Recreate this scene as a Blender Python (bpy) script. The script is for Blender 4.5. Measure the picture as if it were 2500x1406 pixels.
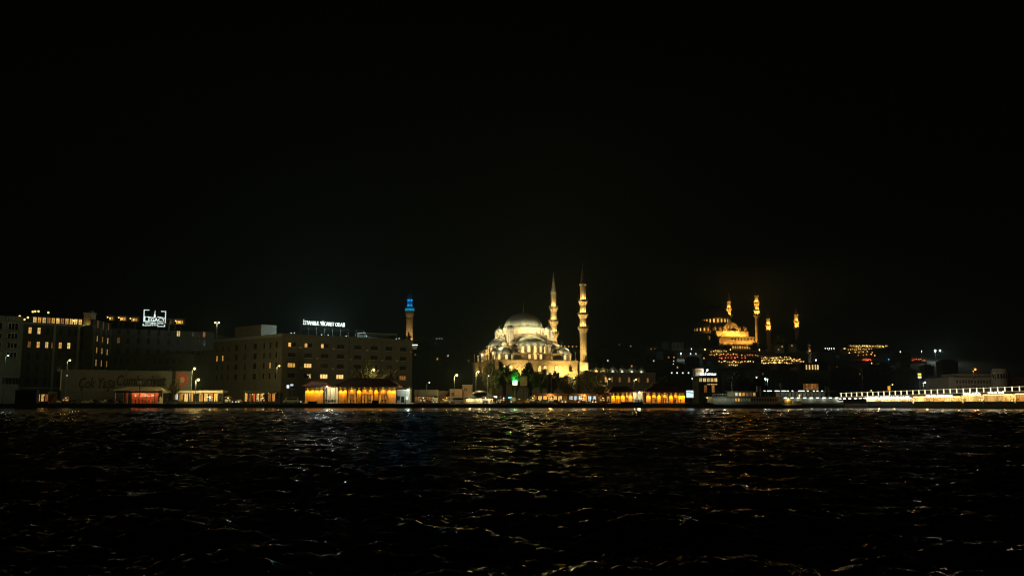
import bpy, math, random
import numpy as np
from mathutils import Vector
random.seed(7)
rng = np.random.default_rng(11)
S = bpy.context.scene
for o in list(bpy.data.objects):
    bpy.data.objects.remove(o)
R = math.radians
HAZE = 0.00018
PI = math.pi

# ------------------------------------------------------------------ camera, sky, moon, exposure
FPX, HOR, CAMH = 2275.0, 979.0, 2.2            # focal length and horizon in photo pixels, eye height in m
PITCH = math.atan((HOR - 703.0) / FPX)
cam = bpy.data.cameras.new('camera')
cam.sensor_width = 36.0
cam.lens = 36.0 * FPX / 2500.0
cam.clip_start, cam.clip_end = 0.5, 6000.0
camo = bpy.data.objects.new('camera', cam)
camo.location = (0, 0, CAMH)
camo.rotation_euler = (PI / 2 + PITCH, 0, 0)
S.collection.objects.link(camo)
S.camera = camo

world = bpy.data.worlds.new('World')
S.world = world
world.use_nodes = True
wn = world.node_tree
for n in list(wn.nodes):
    wn.nodes.remove(n)
sky = wn.nodes.new('ShaderNodeTexSky')
sky.sky_type = 'NISHITA'
sky.sun_disc = False
sky.sun_elevation = R(-4.0)
sky.sun_rotation = R(200.0)
sky.air_density, sky.dust_density, sky.ozone_density = 1.0, 2.0, 1.0
hs = wn.nodes.new('ShaderNodeHueSaturation')
hs.inputs['Saturation'].default_value = 0.45
bg = wn.nodes.new('ShaderNodeBackground')
bg.inputs['Strength'].default_value = 0.004
wo = wn.nodes.new('ShaderNodeOutputWorld')
world.cycles.sampling_method = 'NONE'
wn.links.new(sky.outputs[0], hs.inputs['Color'])
wn.links.new(hs.outputs[0], bg.inputs['Color'])
wn.links.new(bg.outputs[0], wo.inputs['Surface'])

moon = bpy.data.lights.new('moon', 'SUN')
moon.energy = 0.004
moon.angle = R(0.5)
moon.color = (0.85, 0.95, 1.0)
mo = bpy.data.objects.new('moon', moon)
mo.rotation_euler = (R(52), 0, R(-25))
S.collection.objects.link(mo)

S.view_settings.view_transform = 'Standard'
S.view_settings.look = 'None'
S.view_settings.gamma = 1.0
S.view_settings.exposure = 0.0
S.view_settings.use_curve_mapping = False
S.render.engine = 'CYCLES'
cy = S.cycles
cy.use_denoising = True
try:
    cy.denoiser = 'OPENIMAGEDENOISE'
    cy.denoising_input_passes = 'RGB_ALBEDO_NORMAL'
except Exception:
    pass
cy.use_adaptive_sampling = False
cy.use_light_tree = True
cy.max_bounces = 2
cy.diffuse_bounces = 1
cy.glossy_bounces = 2
cy.transmission_bounces = 1
cy.volume_bounces = 0
cy.transparent_max_bounces = 4
cy.sample_clamp_indirect = 3.0
cy.sample_clamp_direct = 40.0
cy.light_sampling_threshold = 0.0005
cy.caustics_reflective = False
cy.caustics_refractive = False
cy.blur_glossy = 0.0
cy.filter_width = 1.2

# ------------------------------------------------------------------ helpers
CT, ST = math.cos(PITCH), math.sin(PITCH)
def P(px, py, Y):
    u = (px - 1250.0) / FPX
    v = (703.0 - py) / FPX
    t = Y / (CT - v * ST)
    return Vector((u * t, Y, CAMH + (ST + v * CT) * t))
def XP(px, Y, py=930):
    return P(px, py, Y).x
def ZP(py, Y):
    return P(1250, py, Y).z
def M(Y):                       # metres per photo pixel at depth Y
    return Y / FPX

def new_obj(name, data, parent=None, loc=(0, 0, 0), rot=(0, 0, 0)):
    o = bpy.data.objects.new(name, data)
    S.collection.objects.link(o)
    o.parent = parent
    o.location = loc
    o.rotation_euler = rot
    return o
def tag(o, label, cat, group=None):
    o['label'] = label
    o['category'] = cat
    if group:
        o['group'] = group
    return o
def thing(name, label, cat, loc=(0, 0, 0), rz=0.0, group=None):
    return tag(new_obj(name, None, None, loc, (0, 0, rz)), label, cat, group)
def struct(o, kind='structure'):
    o['kind'] = kind
    return o

class MB:
    def __init__(s):
        s.v, s.f = [], []
    def add(s, vs, fs):
        n = len(s.v)
        s.v += [tuple(p) for p in vs]
        s.f += [tuple(i + n for i in f) for f in fs]
        return s
    def box(s, x0, x1, y0, y1, z0, z1):
        return s.add([(x0, y0, z0), (x1, y0, z0), (x1, y1, z0), (x0, y1, z0), (x0, y0, z1), (x1, y0, z1), (x1, y1, z1), (x0, y1, z1)],
                     [(3, 2, 1, 0), (4, 5, 6, 7), (0, 1, 5, 4), (1, 2, 6, 5), (2, 3, 7, 6), (3, 0, 4, 7)])
    def quad(s, a, b, c, d):
        return s.add([a, b, c, d], [(0, 1, 2, 3)])
    def prism(s, pts, z0, z1):
        n = len(pts)
        return s.add([(p[0], p[1], z0) for p in pts] + [(p[0], p[1], z1) for p in pts],
                     [tuple(range(n - 1, -1, -1)), tuple(range(n, 2 * n))] + [(i, (i + 1) % n, n + (i + 1) % n, n + i) for i in range(n)])
    def plate(s, pts, y0, y1):          # outline in x,z extruded along y
        n = len(pts)
        return s.add([(p[0], y0, p[1]) for p in pts] + [(p[0], y1, p[1]) for p in pts],
                     [tuple(range(n)), tuple(range(2 * n - 1, n - 1, -1))] + [((i + 1) % n, i, n + i, n + (i + 1) % n) for i in range(n)])
    def lathe(s, prof, seg=24, c=(0, 0, 0), rib=0, ribh=0.0, squash=1.0):
        vs, fs = [], []
        for r, z in prof:
            for k in range(seg):
                a = 2 * PI * k / seg
                rr = r * (1 + (ribh if rib and k % rib == 0 else 0))
                vs.append((c[0] + rr * math.cos(a), c[1] + rr * math.sin(a) * squash, c[2] + z))
        m = len(prof)
        for i in range(m - 1):
            for k in range(seg):
                k2 = (k + 1) % seg
                fs.append((i * seg + k, i * seg + k2, (i + 1) * seg + k2, (i + 1) * seg + k))
        if prof[0][0] > 1e-4:
            fs.append(tuple(range(seg - 1, -1, -1)))
        if prof[-1][0] > 1e-4:
            fs.append(tuple((m - 1) * seg + k for k in range(seg)))
        return s.add(vs, fs)
    def tube(s, p, q, r0, r1=None, seg=6):
        r1 = r0 if r1 is None else r1
        p, q = Vector(p), Vector(q)
        d = (q - p).normalized()
        a = d.orthogonal().normalized()
        b = d.cross(a)
        vs = []
        for c, r in ((p, r0), (q, r1)):
            for k in range(seg):
                t = 2 * PI * k / seg
                vs.append(c + (a * math.cos(t) + b * math.sin(t)) * r)
        return s.add(vs, [(k, (k + 1) % seg, seg + (k + 1) % seg, seg + k) for k in range(seg)] + [tuple(range(seg - 1, -1, -1)), tuple(range(seg, 2 * seg))])
    def hip(s, x0, x1, y0, y1, z0, z1, ins, insy=None, t=0.25):
        cyy = (y0 + y1) / 2
        iy = (y1 - y0) / 2 - 0.05 if insy is None else insy
        s.box(x0, x1, y0, y1, z0 - t, z0)
        return s.add([(x0, y0, z0), (x1, y0, z0), (x1, y1, z0), (x0, y1, z0), (x0 + ins, y0 + iy, z1), (x1 - ins, y0 + iy, z1), (x1 - ins, y1 - iy, z1), (x0 + ins, y1 - iy, z1)],
                     [(0, 1, 5, 4), (1, 2, 6, 5), (2, 3, 7, 6), (3, 0, 4, 7), (4, 5, 6, 7)])
    def mesh(s, name, mat, smooth=False):
        me = bpy.data.meshes.new(name)
        me.from_pydata(s.v, [], s.f)
        if mat is not None:
            me.materials.append(mat)
        if smooth:
            me.polygons.foreach_set('use_smooth', [True] * len(me.polygons))
        me.update()
        return me
    def build(s, name, mat, parent=None, loc=(0, 0, 0), rz=0.0, smooth=False):
        return new_obj(name, s.mesh(name, mat, smooth), parent, loc, (0, 0, rz))

# ------------------------------------------------------------------ materials
MATS = {}
def mat(name, col, rough=0.8, var=0.18, scale=1.5, metal=0.0, bump=0.0, spec=0.4):
    if name in MATS:
        return MATS[name]
    m = bpy.data.materials.new(name)
    m.use_nodes = True
    nt = m.node_tree
    b = nt.nodes['Principled BSDF']
    b.inputs['Roughness'].default_value = rough
    b.inputs['Metallic'].default_value = metal
    b.inputs['Specular IOR Level'].default_value = spec
    tc = nt.nodes.new('ShaderNodeTexCoord')
    nz = nt.nodes.new('ShaderNodeTexNoise')
    nz.inputs['Scale'].default_value = scale
    nz.inputs['Detail'].default_value = 6.0
    nz.inputs['Roughness'].default_value = 0.65
    nt.links.new(tc.outputs['Object'], nz.inputs['Vector'])
    mx = nt.nodes.new('ShaderNodeValToRGB')
    mx.color_ramp.elements[0].position = 0.3
    mx.color_ramp.elements[1].position = 0.7
    mx.color_ramp.elements[0].color = (*[c * (1 - var) for c in col], 1)
    mx.color_ramp.elements[1].color = (*[min(1, c * (1 + var)) for c in col], 1)
    nt.links.new(nz.outputs['Fac'], mx.inputs['Fac'])
    nt.links.new(mx.outputs['Color'], b.inputs['Base Color'])
    if bump:
        bp = nt.nodes.new('ShaderNodeBump')
        bp.inputs['Strength'].default_value = bump
        nt.links.new(nz.outputs['Fac'], bp.inputs['Height'])
        nt.links.new(bp.outputs['Normal'], b.inputs['Normal'])
    MATS[name] = m
    return m
def emit(name, col, strength, sample=False, vary=0.0):
    if name in MATS:
        return MATS[name]
    m = bpy.data.materials.new(name)
    m.use_nodes = True
    nt = m.node_tree
    b = nt.nodes['Principled BSDF']
    b.inputs['Base Color'].default_value = (*[0.3 * c for c in col], 1)
    b.inputs['Roughness'].default_value = 0.5
    b.inputs['Emission Color'].default_value = (*col, 1)
    b.inputs['Emission Strength'].default_value = strength
    if vary:                      # each lit room has its own brightness, and furnishings break it up
        oi = nt.nodes.new('ShaderNodeObjectInfo')
        tc = nt.nodes.new('ShaderNodeTexCoord')
        nz = nt.nodes.new('ShaderNodeTexNoise')
        nz.inputs['Scale'].default_value = 1.3
        nz.inputs['Detail'].default_value = 3.0
        ad = nt.nodes.new('ShaderNodeVectorMath')
        ad.operation = 'ADD'
        nt.links.new(tc.outputs['Object'], ad.inputs[0])
        nt.links.new(oi.outputs['Location'], ad.inputs[1])
        nt.links.new(ad.outputs[0], nz.inputs['Vector'])
        m1 = nt.nodes.new('ShaderNodeMapRange')
        m1.inputs['From Min'].default_value, m1.inputs['From Max'].default_value = 0.3, 0.7
        m1.inputs['To Min'].default_value, m1.inputs['To Max'].default_value = strength * (1 - vary), strength * (1 + vary)
        nt.links.new(nz.outputs['Fac'], m1.inputs['Value'])
        m2 = nt.nodes.new('ShaderNodeMapRange')
        m2.inputs['To Min'].default_value, m2.inputs['To Max'].default_value = 1 - vary, 1 + vary * 0.6
        nt.links.new(oi.outputs['Random'], m2.inputs['Value'])
        mm = nt.nodes.new('ShaderNodeMath')
        mm.operation = 'MULTIPLY'
        nt.links.new(m1.outputs[0], mm.inputs[0])
        nt.links.new(m2.outputs[0], mm.inputs[1])
        nt.links.new(mm.outputs[0], b.inputs['Emission Strength'])
    m.cycles.emission_sampling = 'AUTO' if sample else 'NONE'
    MATS[name] = m
    return m

WARM, AMBER, SODIUM, COOL = (1.0, 0.60, 0.14), (1.0, 0.42, 0.014), (1.0, 0.63, 0.16), (0.80, 1.0, 0.90)
STONE = mat('limestone', (0.50, 0.43, 0.33), 0.85, 0.22, 0.5)
STONE2 = mat('brown_stone', (0.34, 0.28, 0.20), 0.9, 0.25, 0.4)  # browner and darker than the limestone
LEAD = mat('lead_sheet', (0.45, 0.46, 0.40), 0.55, 0.22, 0.7)
LEAD_DARK = mat('brown_and_unlit_lead', (0.17, 0.13, 0.10), 0.7, 0.2, 0.8)  # brown of buttress domes; also carries the unlit look of spires, hill domes
GILT = mat('gilt_metal', (0.6, 0.5, 0.3), 0.35, 0.1, 2, 0.8)
PLASTER_G = mat('grey_green_plaster', (0.19, 0.23, 0.20), 0.9, 0.25, 0.35)
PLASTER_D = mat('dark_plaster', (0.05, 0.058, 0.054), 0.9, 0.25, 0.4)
PLASTER_B = mat('brown_render', (0.115, 0.115, 0.10), 0.9, 0.22, 0.35)
PLASTER_BL = mat('grey_blue_render', (0.20, 0.24, 0.25), 0.9, 0.22, 0.35)
PLASTER_C = mat('cream_plaster', (0.40, 0.37, 0.29), 0.85, 0.2, 0.4)
TILE = mat('red_roof_tiles', (0.42, 0.13, 0.06), 0.8, 0.35, 2.5, bump=0.4)
TILE_D = mat('old_roof_tiles', (0.12, 0.06, 0.04), 0.9, 0.3, 1.5)
WOOD = mat('varnished_boarding', (0.62, 0.40, 0.18), 0.6, 0.22, 1.2)
CREAM = mat('cream_paint', (0.70, 0.62, 0.45), 0.6, 0.12, 1.5)
WHITE = mat('white_paint', (0.74, 0.75, 0.71), 0.5, 0.08, 2)
METAL = mat('painted_steel', (0.10, 0.11, 0.11), 0.45, 0.15, 3, 0.5)
GALV = mat('galvanised_steel', (0.30, 0.31, 0.30), 0.45, 0.15, 3, 0.6)
DARK = mat('dark_paint', (0.025, 0.03, 0.03), 0.55, 0.2, 2)
GLASS = mat('dark_glass', (0.012, 0.016, 0.018), 0.12, 0.2, 1, 0.0, spec=0.5)
ASPHALT = mat('asphalt', (0.05, 0.05, 0.048), 0.85, 0.3, 0.8)
CONCRETE = mat('quay_concrete', (0.14, 0.13, 0.115), 0.9, 0.35, 0.6)
EARTH = mat('hillside_earth', (0.035, 0.038, 0.025), 0.95, 0.4, 0.05)
BARK = mat('bark', (0.07, 0.05, 0.035), 0.95, 0.3, 3)
LEAF = mat('leaves', (0.045, 0.050, 0.02), 0.7, 0.4, 0.6)
RUBBER = mat('tyre_rubber', (0.012, 0.012, 0.012), 0.9, 0.1, 4)
WIN_W = emit('lit_room_warm', (1.0, 0.50, 0.10), 0.85, vary=0.45)
WIN_P = emit('lit_room_pale', (1.0, 0.64, 0.20), 1.0, vary=0.35)
WIN_D = emit('lit_room_dim', (1.0, 0.42, 0.10), 0.22, vary=0.6)
WIN_C = emit('lit_room_white', (0.86, 0.93, 0.90), 0.75, vary=0.5)
WIN_M = emit('lit_mosque_glass', (1.0, 0.72, 0.28), 1.25, vary=0.2)

def lamp(kind, loc, power, col, parent=None, radius=0.15, aim=None, angle=100, blend=0.6, name='light'):
    d = bpy.data.lights.new(name, kind)
    d.energy = power
    d.color = col
    d.shadow_soft_size = radius
    o = new_obj(name, d, parent, loc)
    if kind == 'SPOT':
        d.spot_size = R(angle)
        d.spot_blend = blend
        v = Vector(aim) - Vector(loc)
        o.rotation_euler = v.to_track_quat('-Z', 'Y').to_euler()
    return o
_bulbs = {}
def bulb_mesh(col, glow, r):
    """a glowing glass globe; GLOW is its radiance"""
    key = (col, glow, r)
    if key not in _bulbs:
        m = emit('bulb_%d' % len(_bulbs), col, glow)
        _bulbs[key] = MB().lathe([(0.001, -r), (r * .72, -r * .7), (r, 0), (r * .72, r * .7), (0.001, r)], 8).mesh('bulb', m, True)
    return _bulbs[key]

def text(body, size, m, parent, loc, rot=(PI / 2, 0, 0), width=None, ext=0.03, name='lettering', shear=0.0, bold=0.0, align='CENTER'):
    c = bpy.data.curves.new(name, 'FONT')
    c.body = body
    c.size = size
    c.extrude = ext
    c.shear = shear
    c.offset = bold
    c.align_x = align
    c.align_y = 'CENTER'
    c.resolution_u = 2
    c.materials.append(m)
    src = new_obj(name, c)
    bpy.context.view_layer.update()
    w = src.dimensions.x
    me = bpy.data.meshes.new_from_object(src.evaluated_get(bpy.context.evaluated_depsgraph_get()))
    bpy.data.objects.remove(src)
    me.name = name
    o = new_obj(name, me, parent, loc, rot)
    if width and w > 0:
        o.scale = (width / w, 1, 1)
    return o

_wcache = {}
def window(parent, loc, rz, w, h, pane, frame=None, bars=1, rails=1, depth=0.22, name='window', panes_only=False):
    """a framed window standing in its opening: frame (part) > pane (sub-part)"""
    frame = frame or DARK
    key = (round(w, 2), round(h, 2), pane.name, frame.name, bars, rails, depth)
    if key not in _wcache:
        t = min(0.12, w * .08)
        b = MB()
        b.box(0, t, depth - .1, depth + .05, 0, h).box(w - t, w, depth - .1, depth + .05, 0, h)
        b.box(t, w - t, depth - .1, depth + .05, 0, t).box(t, w - t, depth - .1, depth + .05, h - t, h)
        for k in range(1, bars + 1):
            x = w * k / (bars + 1)
            b.box(x - t * .6, x + t * .6, depth - .08, depth + .03, t, h - t)
        for k in range(1, rails + 1):
            z = h * (1 - k / (rails + 1.6))
            b.box(t, w - t, depth - .07, depth + .02, z - t * .35, z + t * .35)
        p = MB().box(t * .5, w - t * .5, depth, depth + .02, t * .5, h - t * .5)
        _wcache[key] = (b.mesh('window', frame), p.mesh('pane', pane))
    a, p = _wcache[key]
    o = new_obj(name, a, parent, loc, (0, 0, rz))
    new_obj('pane', p, o)
    return o
def arch_pts(w, h, n=5, pointed=0.0):
    sp = h - w / 2 * (1 + pointed)
    pts = [(-w / 2, 0), (w / 2, 0)]
    for k in range(n + 1):
        a = PI * k / n
        pts.append((w / 2 * math.cos(a), sp + (h - sp) * math.sin(a) ** (0.8 if pointed else 1)))
    return pts
def arch_window(parent, loc, rz, w, h, pane, frame=None, rim=0.22, proud=0.22, name='window'):
    """an arched window: proud stone surround (part) > glazing (sub-part)"""
    frame = frame or STONE
    key = ('arch', round(w, 2), round(h, 2), pane.name, frame.name, rim)
    if key not in _wcache:
        a, c = arch_pts(w, h), arch_pts(w + 2 * rim, h + rim)
        c = [(x, z - (rim if i < 2 else 0)) for i, (x, z) in enumerate(c)]
        b = MB()
        n = len(a)
        for i in range(n):
            j = (i + 1) % n
            (x0, z0), (x1, z1), (X0, Z0), (X1, Z1) = a[i], a[j], c[i], c[j]
            b.add([(x0, -proud, z0), (x1, -proud, z1), (X1, -proud, Z1), (X0, -proud, Z0), (x0, .05, z0), (x1, .05, z1), (X1, .05, Z1), (X0, .05, Z0)],
                  [(0, 3, 2, 1), (0, 1, 5, 4), (3, 7, 6, 2)])
        p = MB().plate(a, -.03, .03)
        for f in (p,):
            _wcache[key] = (b.mesh('window', frame), f.mesh('pane', pane))
    a, p = _wcache[key]
    o = new_obj(name, a, parent, loc, (0, 0, rz))
    new_obj('pane', p, o)
    return o

def walls(foot, z0, z1, holes=None, rev=0.3):
    """walls of a building on the outline FOOT (counter-clockwise) with real openings; holes[edge] = [(s0, s1, za, zb)]"""
    b = MB()
    holes = holes or {}
    n = len(foot)
    for i in range(n):
        A, B = Vector(foot[i]), Vector(foot[(i + 1) % n])
        L = (B - A).length
        d = (B - A) / L
        inn = Vector((-d.y, d.x))
        hs_ = holes.get(i, [])
        xs = sorted({0.0, L} | {h[0] for h in hs_} | {h[1] for h in hs_})
        zs = sorted({z0, z1} | {h[2] for h in hs_} | {h[3] for h in hs_})
        pt = lambda s, z, k=0.0: (A.x + d.x * s + inn.x * k, A.y + d.y * s + inn.y * k, z)
        for a, c in zip(xs, xs[1:]):
            for e, g in zip(zs, zs[1:]):
                mx, mz = (a + c) / 2, (e + g) / 2
                if any(h[0] < mx < h[1] and h[2] < mz < h[3] for h in hs_):
                    continue
                b.quad(pt(a, e), pt(c, e), pt(c, g), pt(a, g))
        for a, c, e, g in hs_:
            b.quad(pt(a, e), pt(c, e), pt(c, e, rev), pt(a, e, rev))
            b.quad(pt(a, g, rev), pt(c, g, rev), pt(c, g), pt(a, g))
            b.quad(pt(a, e), pt(a, e, rev), pt(a, g, rev), pt(a, g))
            b.quad(pt(c, e, rev), pt(c, e), pt(c, g), pt(c, g, rev))
            b.quad(pt(a, e, rev), pt(c, e, rev), pt(c, g, rev), pt(a, g, rev))
    b.add([(p[0], p[1], z1) for p in foot], [tuple(range(n))])
    return b
def edge_s(A, B, px, py=880):
    """distance along the facade A-B at which photo column PX falls"""
    u = (px - 1250) / FPX / (CT - (703 - py) / FPX * ST)
    d = (Vector(B) - Vector(A)).normalized()
    return (u * A[1] - A[0]) / (d.x - u * d.y)
def edge_angle(A, B):
    return math.atan2(B[1] - A[1], B[0] - A[0])
def at_edge(A, B, s, k=0.0):
    d = (Vector(B) - Vector(A)).normalized()
    return (A[0] + d.x * s - d.y * k, A[1] + d.y * s + d.x * k)
def sst(t):
    t = max(0.0, min(1.0, t))
    return t * t * (3 - 2 * t)

# ------------------------------------------------------------------ the setting: water, quay, ground, hill
QY, QZ = 325.0, 1.3
def ground_z(x, y):
    t = sst((y - 500) / 560.0)
    k = 1 - 0.5 * sst((x - 400) / 420.0)
    far = 1 - 0.5 * sst((y - 1350) / 900.0)
    bumps = 2.0 * math.sin(x * .021 + 1.3) * math.sin(y * .017) * t
    return QZ + 57.0 * t * k * far + bumps
b = MB()
xs = list(range(-1300, 1301, 50))
ys = [QY + 1.5, 360, 400, 440, 480] + list(range(520, 1400, 40)) + list(range(1400, 2701, 130))
n = len(xs)
vs = [(x, y, ground_z(x, y)) for y in ys for x in xs]
fs = [(j * n + i, j * n + i + 1, (j + 1) * n + i + 1, (j + 1) * n + i) for j in range(len(ys) - 1) for i in range(n - 1)]
struct(MB().add(vs, fs).build('ground', EARTH, smooth=True))
b = MB().box(-1300, 1300, QY + 1.5, 478, QZ - .2, QZ + .004)
struct(b.build('quayside_pavement', ASPHALT))
quay = struct(MB().box(-1300, 1300, QY, QY + 1.5, -4, QZ + .02).build('quay_wall', CONCRETE))
bz = MB().box(0, 3.9, -.12, .0, -.1, .55).mesh('coping_stone', CONCRETE)
for k in range(66):
    new_obj('coping_stone', bz, quay, (-190 + k * 4.4, QY, .75 + random.uniform(-.03, .03)))

def water_mesh():
    rows, cols = 680, 1100
    d = 3.0 * (335.0 / 3.0) ** (np.linspace(0, 1, rows) ** 0.93)
    half = 0.80 * d + 12
    u = np.linspace(-1, 1, cols)
    X = u[None, :] * half[:, None]
    Yg = np.repeat(d[:, None], cols, 1)
    Z = np.zeros_like(X)
    dx = half * 2 / cols
    dy = np.gradient(d)
    cell = np.maximum(dx, dy * 0.6)[:, None]
    N = 72
    lam = np.exp(np.linspace(math.log(0.16), math.log(6.0), N))
    gust = 0.95 + 0.28 * np.sin(X * .045 + 0.7 * np.sin(Yg * .03)) * np.sin(Yg * .061 + X * .02 + 1.0) + 0.2 * np.sin(X * .21 + Yg * .13)
    for i in range(N):
        k = 2 * PI / lam[i]
        th = R(-118) + rng.normal(0, 0.75)
        ph = rng.uniform(0, 2 * PI)
        slope = WAVE * (1.0 if lam[i] < 1.2 else 0.42)
        att = np.clip((lam[i] / (2.4 * cell)) - 0.6, 0, 1)
        w = np.sin(k * (X * math.cos(th) + Yg * math.sin(th)) + ph)
        w = w + 0.28 * np.cos(2 * (k * (X * math.cos(th) + Yg * math.sin(th)) + ph))
        Z += slope / k * w * att * gust
    # choppiest in mid channel, sheltered along the quay and the bridge pontoons
    chop = np.interp(Yg, [30, 90, 160, 215, 265, 335], [1.0, 1.6, 1.6, .8, .32, .2])
    bd = np.abs((X - 117.0) * 0.870 + (Yg - 335.0) * 0.493)
    chop = np.minimum(chop, np.where(X > 60, np.interp(bd, [0, 8, 22, 40], [.12, .25, .9, 1.7]), 9.0))
    Z *= chop
    co = np.stack([X, Yg, Z], -1).reshape(-1, 3)
    idx = np.arange(rows * cols).reshape(rows, cols)
    q = np.stack([idx[:-1, :-1], idx[:-1, 1:], idx[1:, 1:], idx[1:, :-1]], -1).reshape(-1, 4)
    me = bpy.data.meshes.new('water')
    me.vertices.add(len(co))
    me.vertices.foreach_set('co', co.astype(np.float32).ravel())
    me.loops.add(q.size)
    me.loops.foreach_set('vertex_index', q.astype(np.int32).ravel())
    me.polygons.add(len(q))
    me.polygons.foreach_set('loop_start', np.arange(0, q.size, 4, dtype=np.int32))
    me.polygons.foreach_set('loop_total', np.full(len(q), 4, dtype=np.int32))
    me.update()
    me.polygons.foreach_set('use_smooth', [True] * len(q))
    me.validate()
    at_ = me.attributes.new('chop', 'FLOAT', 'POINT')
    at_.data.foreach_set('value', chop.astype(np.float32).ravel())
    return me
WAVE = 0.074
wm = bpy.data.materials.new('dark_sea_water')
wm.use_nodes = True
nt = wm.node_tree
pb = nt.nodes['Principled BSDF']
pb.inputs['Base Color'].default_value = (0.0012, 0.0022, 0.0022, 1)
pb.inputs['Roughness'].default_value = 0.06
pb.inputs['IOR'].default_value = 1.33
tc = nt.nodes.new('ShaderNodeTexCoord')
mp = nt.nodes.new('ShaderNodeMapping')
mp.inputs['Scale'].default_value = (1.0, 1.6, 1.0)
mp.inputs['Rotation'].default_value = (0, 0, R(20))
nz = nt.nodes.new('ShaderNodeTexNoise')
nz.inputs['Scale'].default_value = 5.0
nz.inputs['Detail'].default_value = 4.0
nz.inputs['Roughness'].default_value = 0.55
bp = nt.nodes.new('ShaderNodeBump')
bp.inputs['Strength'].default_value = 1.0
bp.inputs['Distance'].default_value = 0.06
nt.links.new(tc.outputs['Object'], mp.inputs['Vector'])
nt.links.new(mp.outputs[0], nz.inputs['Vector'])
atn = nt.nodes.new('ShaderNodeAttribute')              # ripples follow the chop of the swell
atn.attribute_name = 'chop'
nt.links.new(atn.outputs['Fac'], bp.inputs['Strength'])
nt.links.new(nz.outputs['Fac'], bp.inputs['Height'])
nt.links.new(bp.outputs['Normal'], pb.inputs['Normal'])
wme = water_mesh()
wme.materials.append(wm)
struct(new_obj('water', wme))
for sx in (-1, 1):
    struct(MB().quad(*[(sx * a, c, -.6) for a, c in ((12, -60), (1300, -60), (1300, 335), (280, 335))][::sx]).build('water_beyond', wm))

# ------------------------------------------------------------------ the floodlit mosque by the quay
def dome_prof(r, h, n=8, z0=0.0, power=1.0):
    return [(max(0.001, r * math.cos(PI / 2 * k / n) ** power), z0 + h * math.sin(PI / 2 * k / n)) for k in range(n + 1)]
def finial(parent, loc, h, m=None):
    r = h * .07
    prof = [(r * .7, 0), (r * 1.1, h * .1), (r * .3, h * .2), (r * .9, h * .32), (r * .25, h * .42), (r * .6, h * .52), (r * .2, h * .62), (r * .18, h * .8), (0.01, h)]
    return MB().lathe(prof, 8).build('finial', m or GILT, parent, loc, smooth=True)
def add_flood(parent, loc, aim, power, col=SODIUM, angle=110, size=0.5):
    """a floodlight box on a bracket, its lamp just in front of the glass"""
    loc, aim = Vector(loc), Vector(aim)
    d = (aim - loc).normalized()
    o = MB().box(-size / 2, size / 2, -size / 2, size / 2, -.25, -.02).build('floodlight', METAL, parent, loc)
    o.rotation_euler = (-d).to_track_quat('-Z', 'Y').to_euler()
    lamp('SPOT', loc + d * .06, power, col, parent, .2, aim, angle, 0.8)
    return o

MQ = Vector((P(1278, 820, 450).x, 450, 0))
MRZ = R(17.3)
mosque = thing('mosque', 'large floodlit stone mosque with grey lead domes and two tall minarets beside the quay trees', 'mosque', MQ, MRZ)
def mloc(px, Y):                       # photo column and depth to the mosque's own frame
    p = P(px, 850, Y)
    x, y = p.x - MQ.x, p.y - MQ.y
    c, s = math.cos(MRZ), math.sin(MRZ)
    return (x * c + y * s, -x * s + y * c)
def on(front):                         # depth of a local point in the world
    return MQ.y + math.sin(MRZ) * front[0] + math.cos(MRZ) * front[1]
zg = QZ
z1 = ZP(880, 430)
z2 = ZP(863, 433)
z3 = ZP(843, 437)
z4 = ZP(817, 441)
z5 = ZP(799, 441)
zd = ZP(764, 450)

# walls in tiers
def oct_pts(cx, cy, r, n=8):
    return [(cx + r * math.cos(PI / n + 2 * PI * k / n), cy + r * math.sin(PI / n + 2 * PI * k / n)) for k in range(n)]
lower = MB().prism([(-20, -20), (20, -20), (20, 20), (-20, 20)], zg, z1)
lower.build('lower_wall', STONE, mosque)
cn = MB()
for (x0, x1, y0, y1) in ((-20.35, 20.35, -20.35, -19.9), (-20.35, 20.35, 19.9, 20.35), (-20.35, -19.9, -19.9, 19.9), (19.9, 20.35, -19.9, 19.9)):
    cn.box(x0, x1, y0, y1, z1 - .35, z1 + .25)
cn.build('cornice', STONE, mosque)
MB().prism([(-10.5, -17.2), (10.5, -17.2), (10.5, -10.5), (17.2, -10.5), (17.2, 10.5), (10.5, 10.5), (10.5, 17.2), (-10.5, 17.2), (-10.5, 10.5), (-17.2, 10.5), (-17.2, -10.5), (-10.5, -10.5)], z1 - .1, z2).build('upper_wall', STONE2, mosque)
cn = MB()
cn.box(-10.8, 10.8, -17.5, -17.15, z2 - .25, z2 + .2).box(-17.5, -17.15, -10.8, 10.8, z2 - .25, z2 + .2)
cn.box(17.15, 17.5, -10.8, 10.8, z2 - .25, z2 + .2)
cn.build('cornice', STONE, mosque)
MB().prism([(-11, -11), (11, -11), (11, 11), (-11, 11)], z2 - .1, z4).build('core_wall', STONE2, mosque)
MB().prism([(-9, -9), (9, -9), (9, 9), (-9, 9)], z4 - .1, z4 + .35).build('roof_terrace', LEAD_DARK, mosque)

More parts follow.
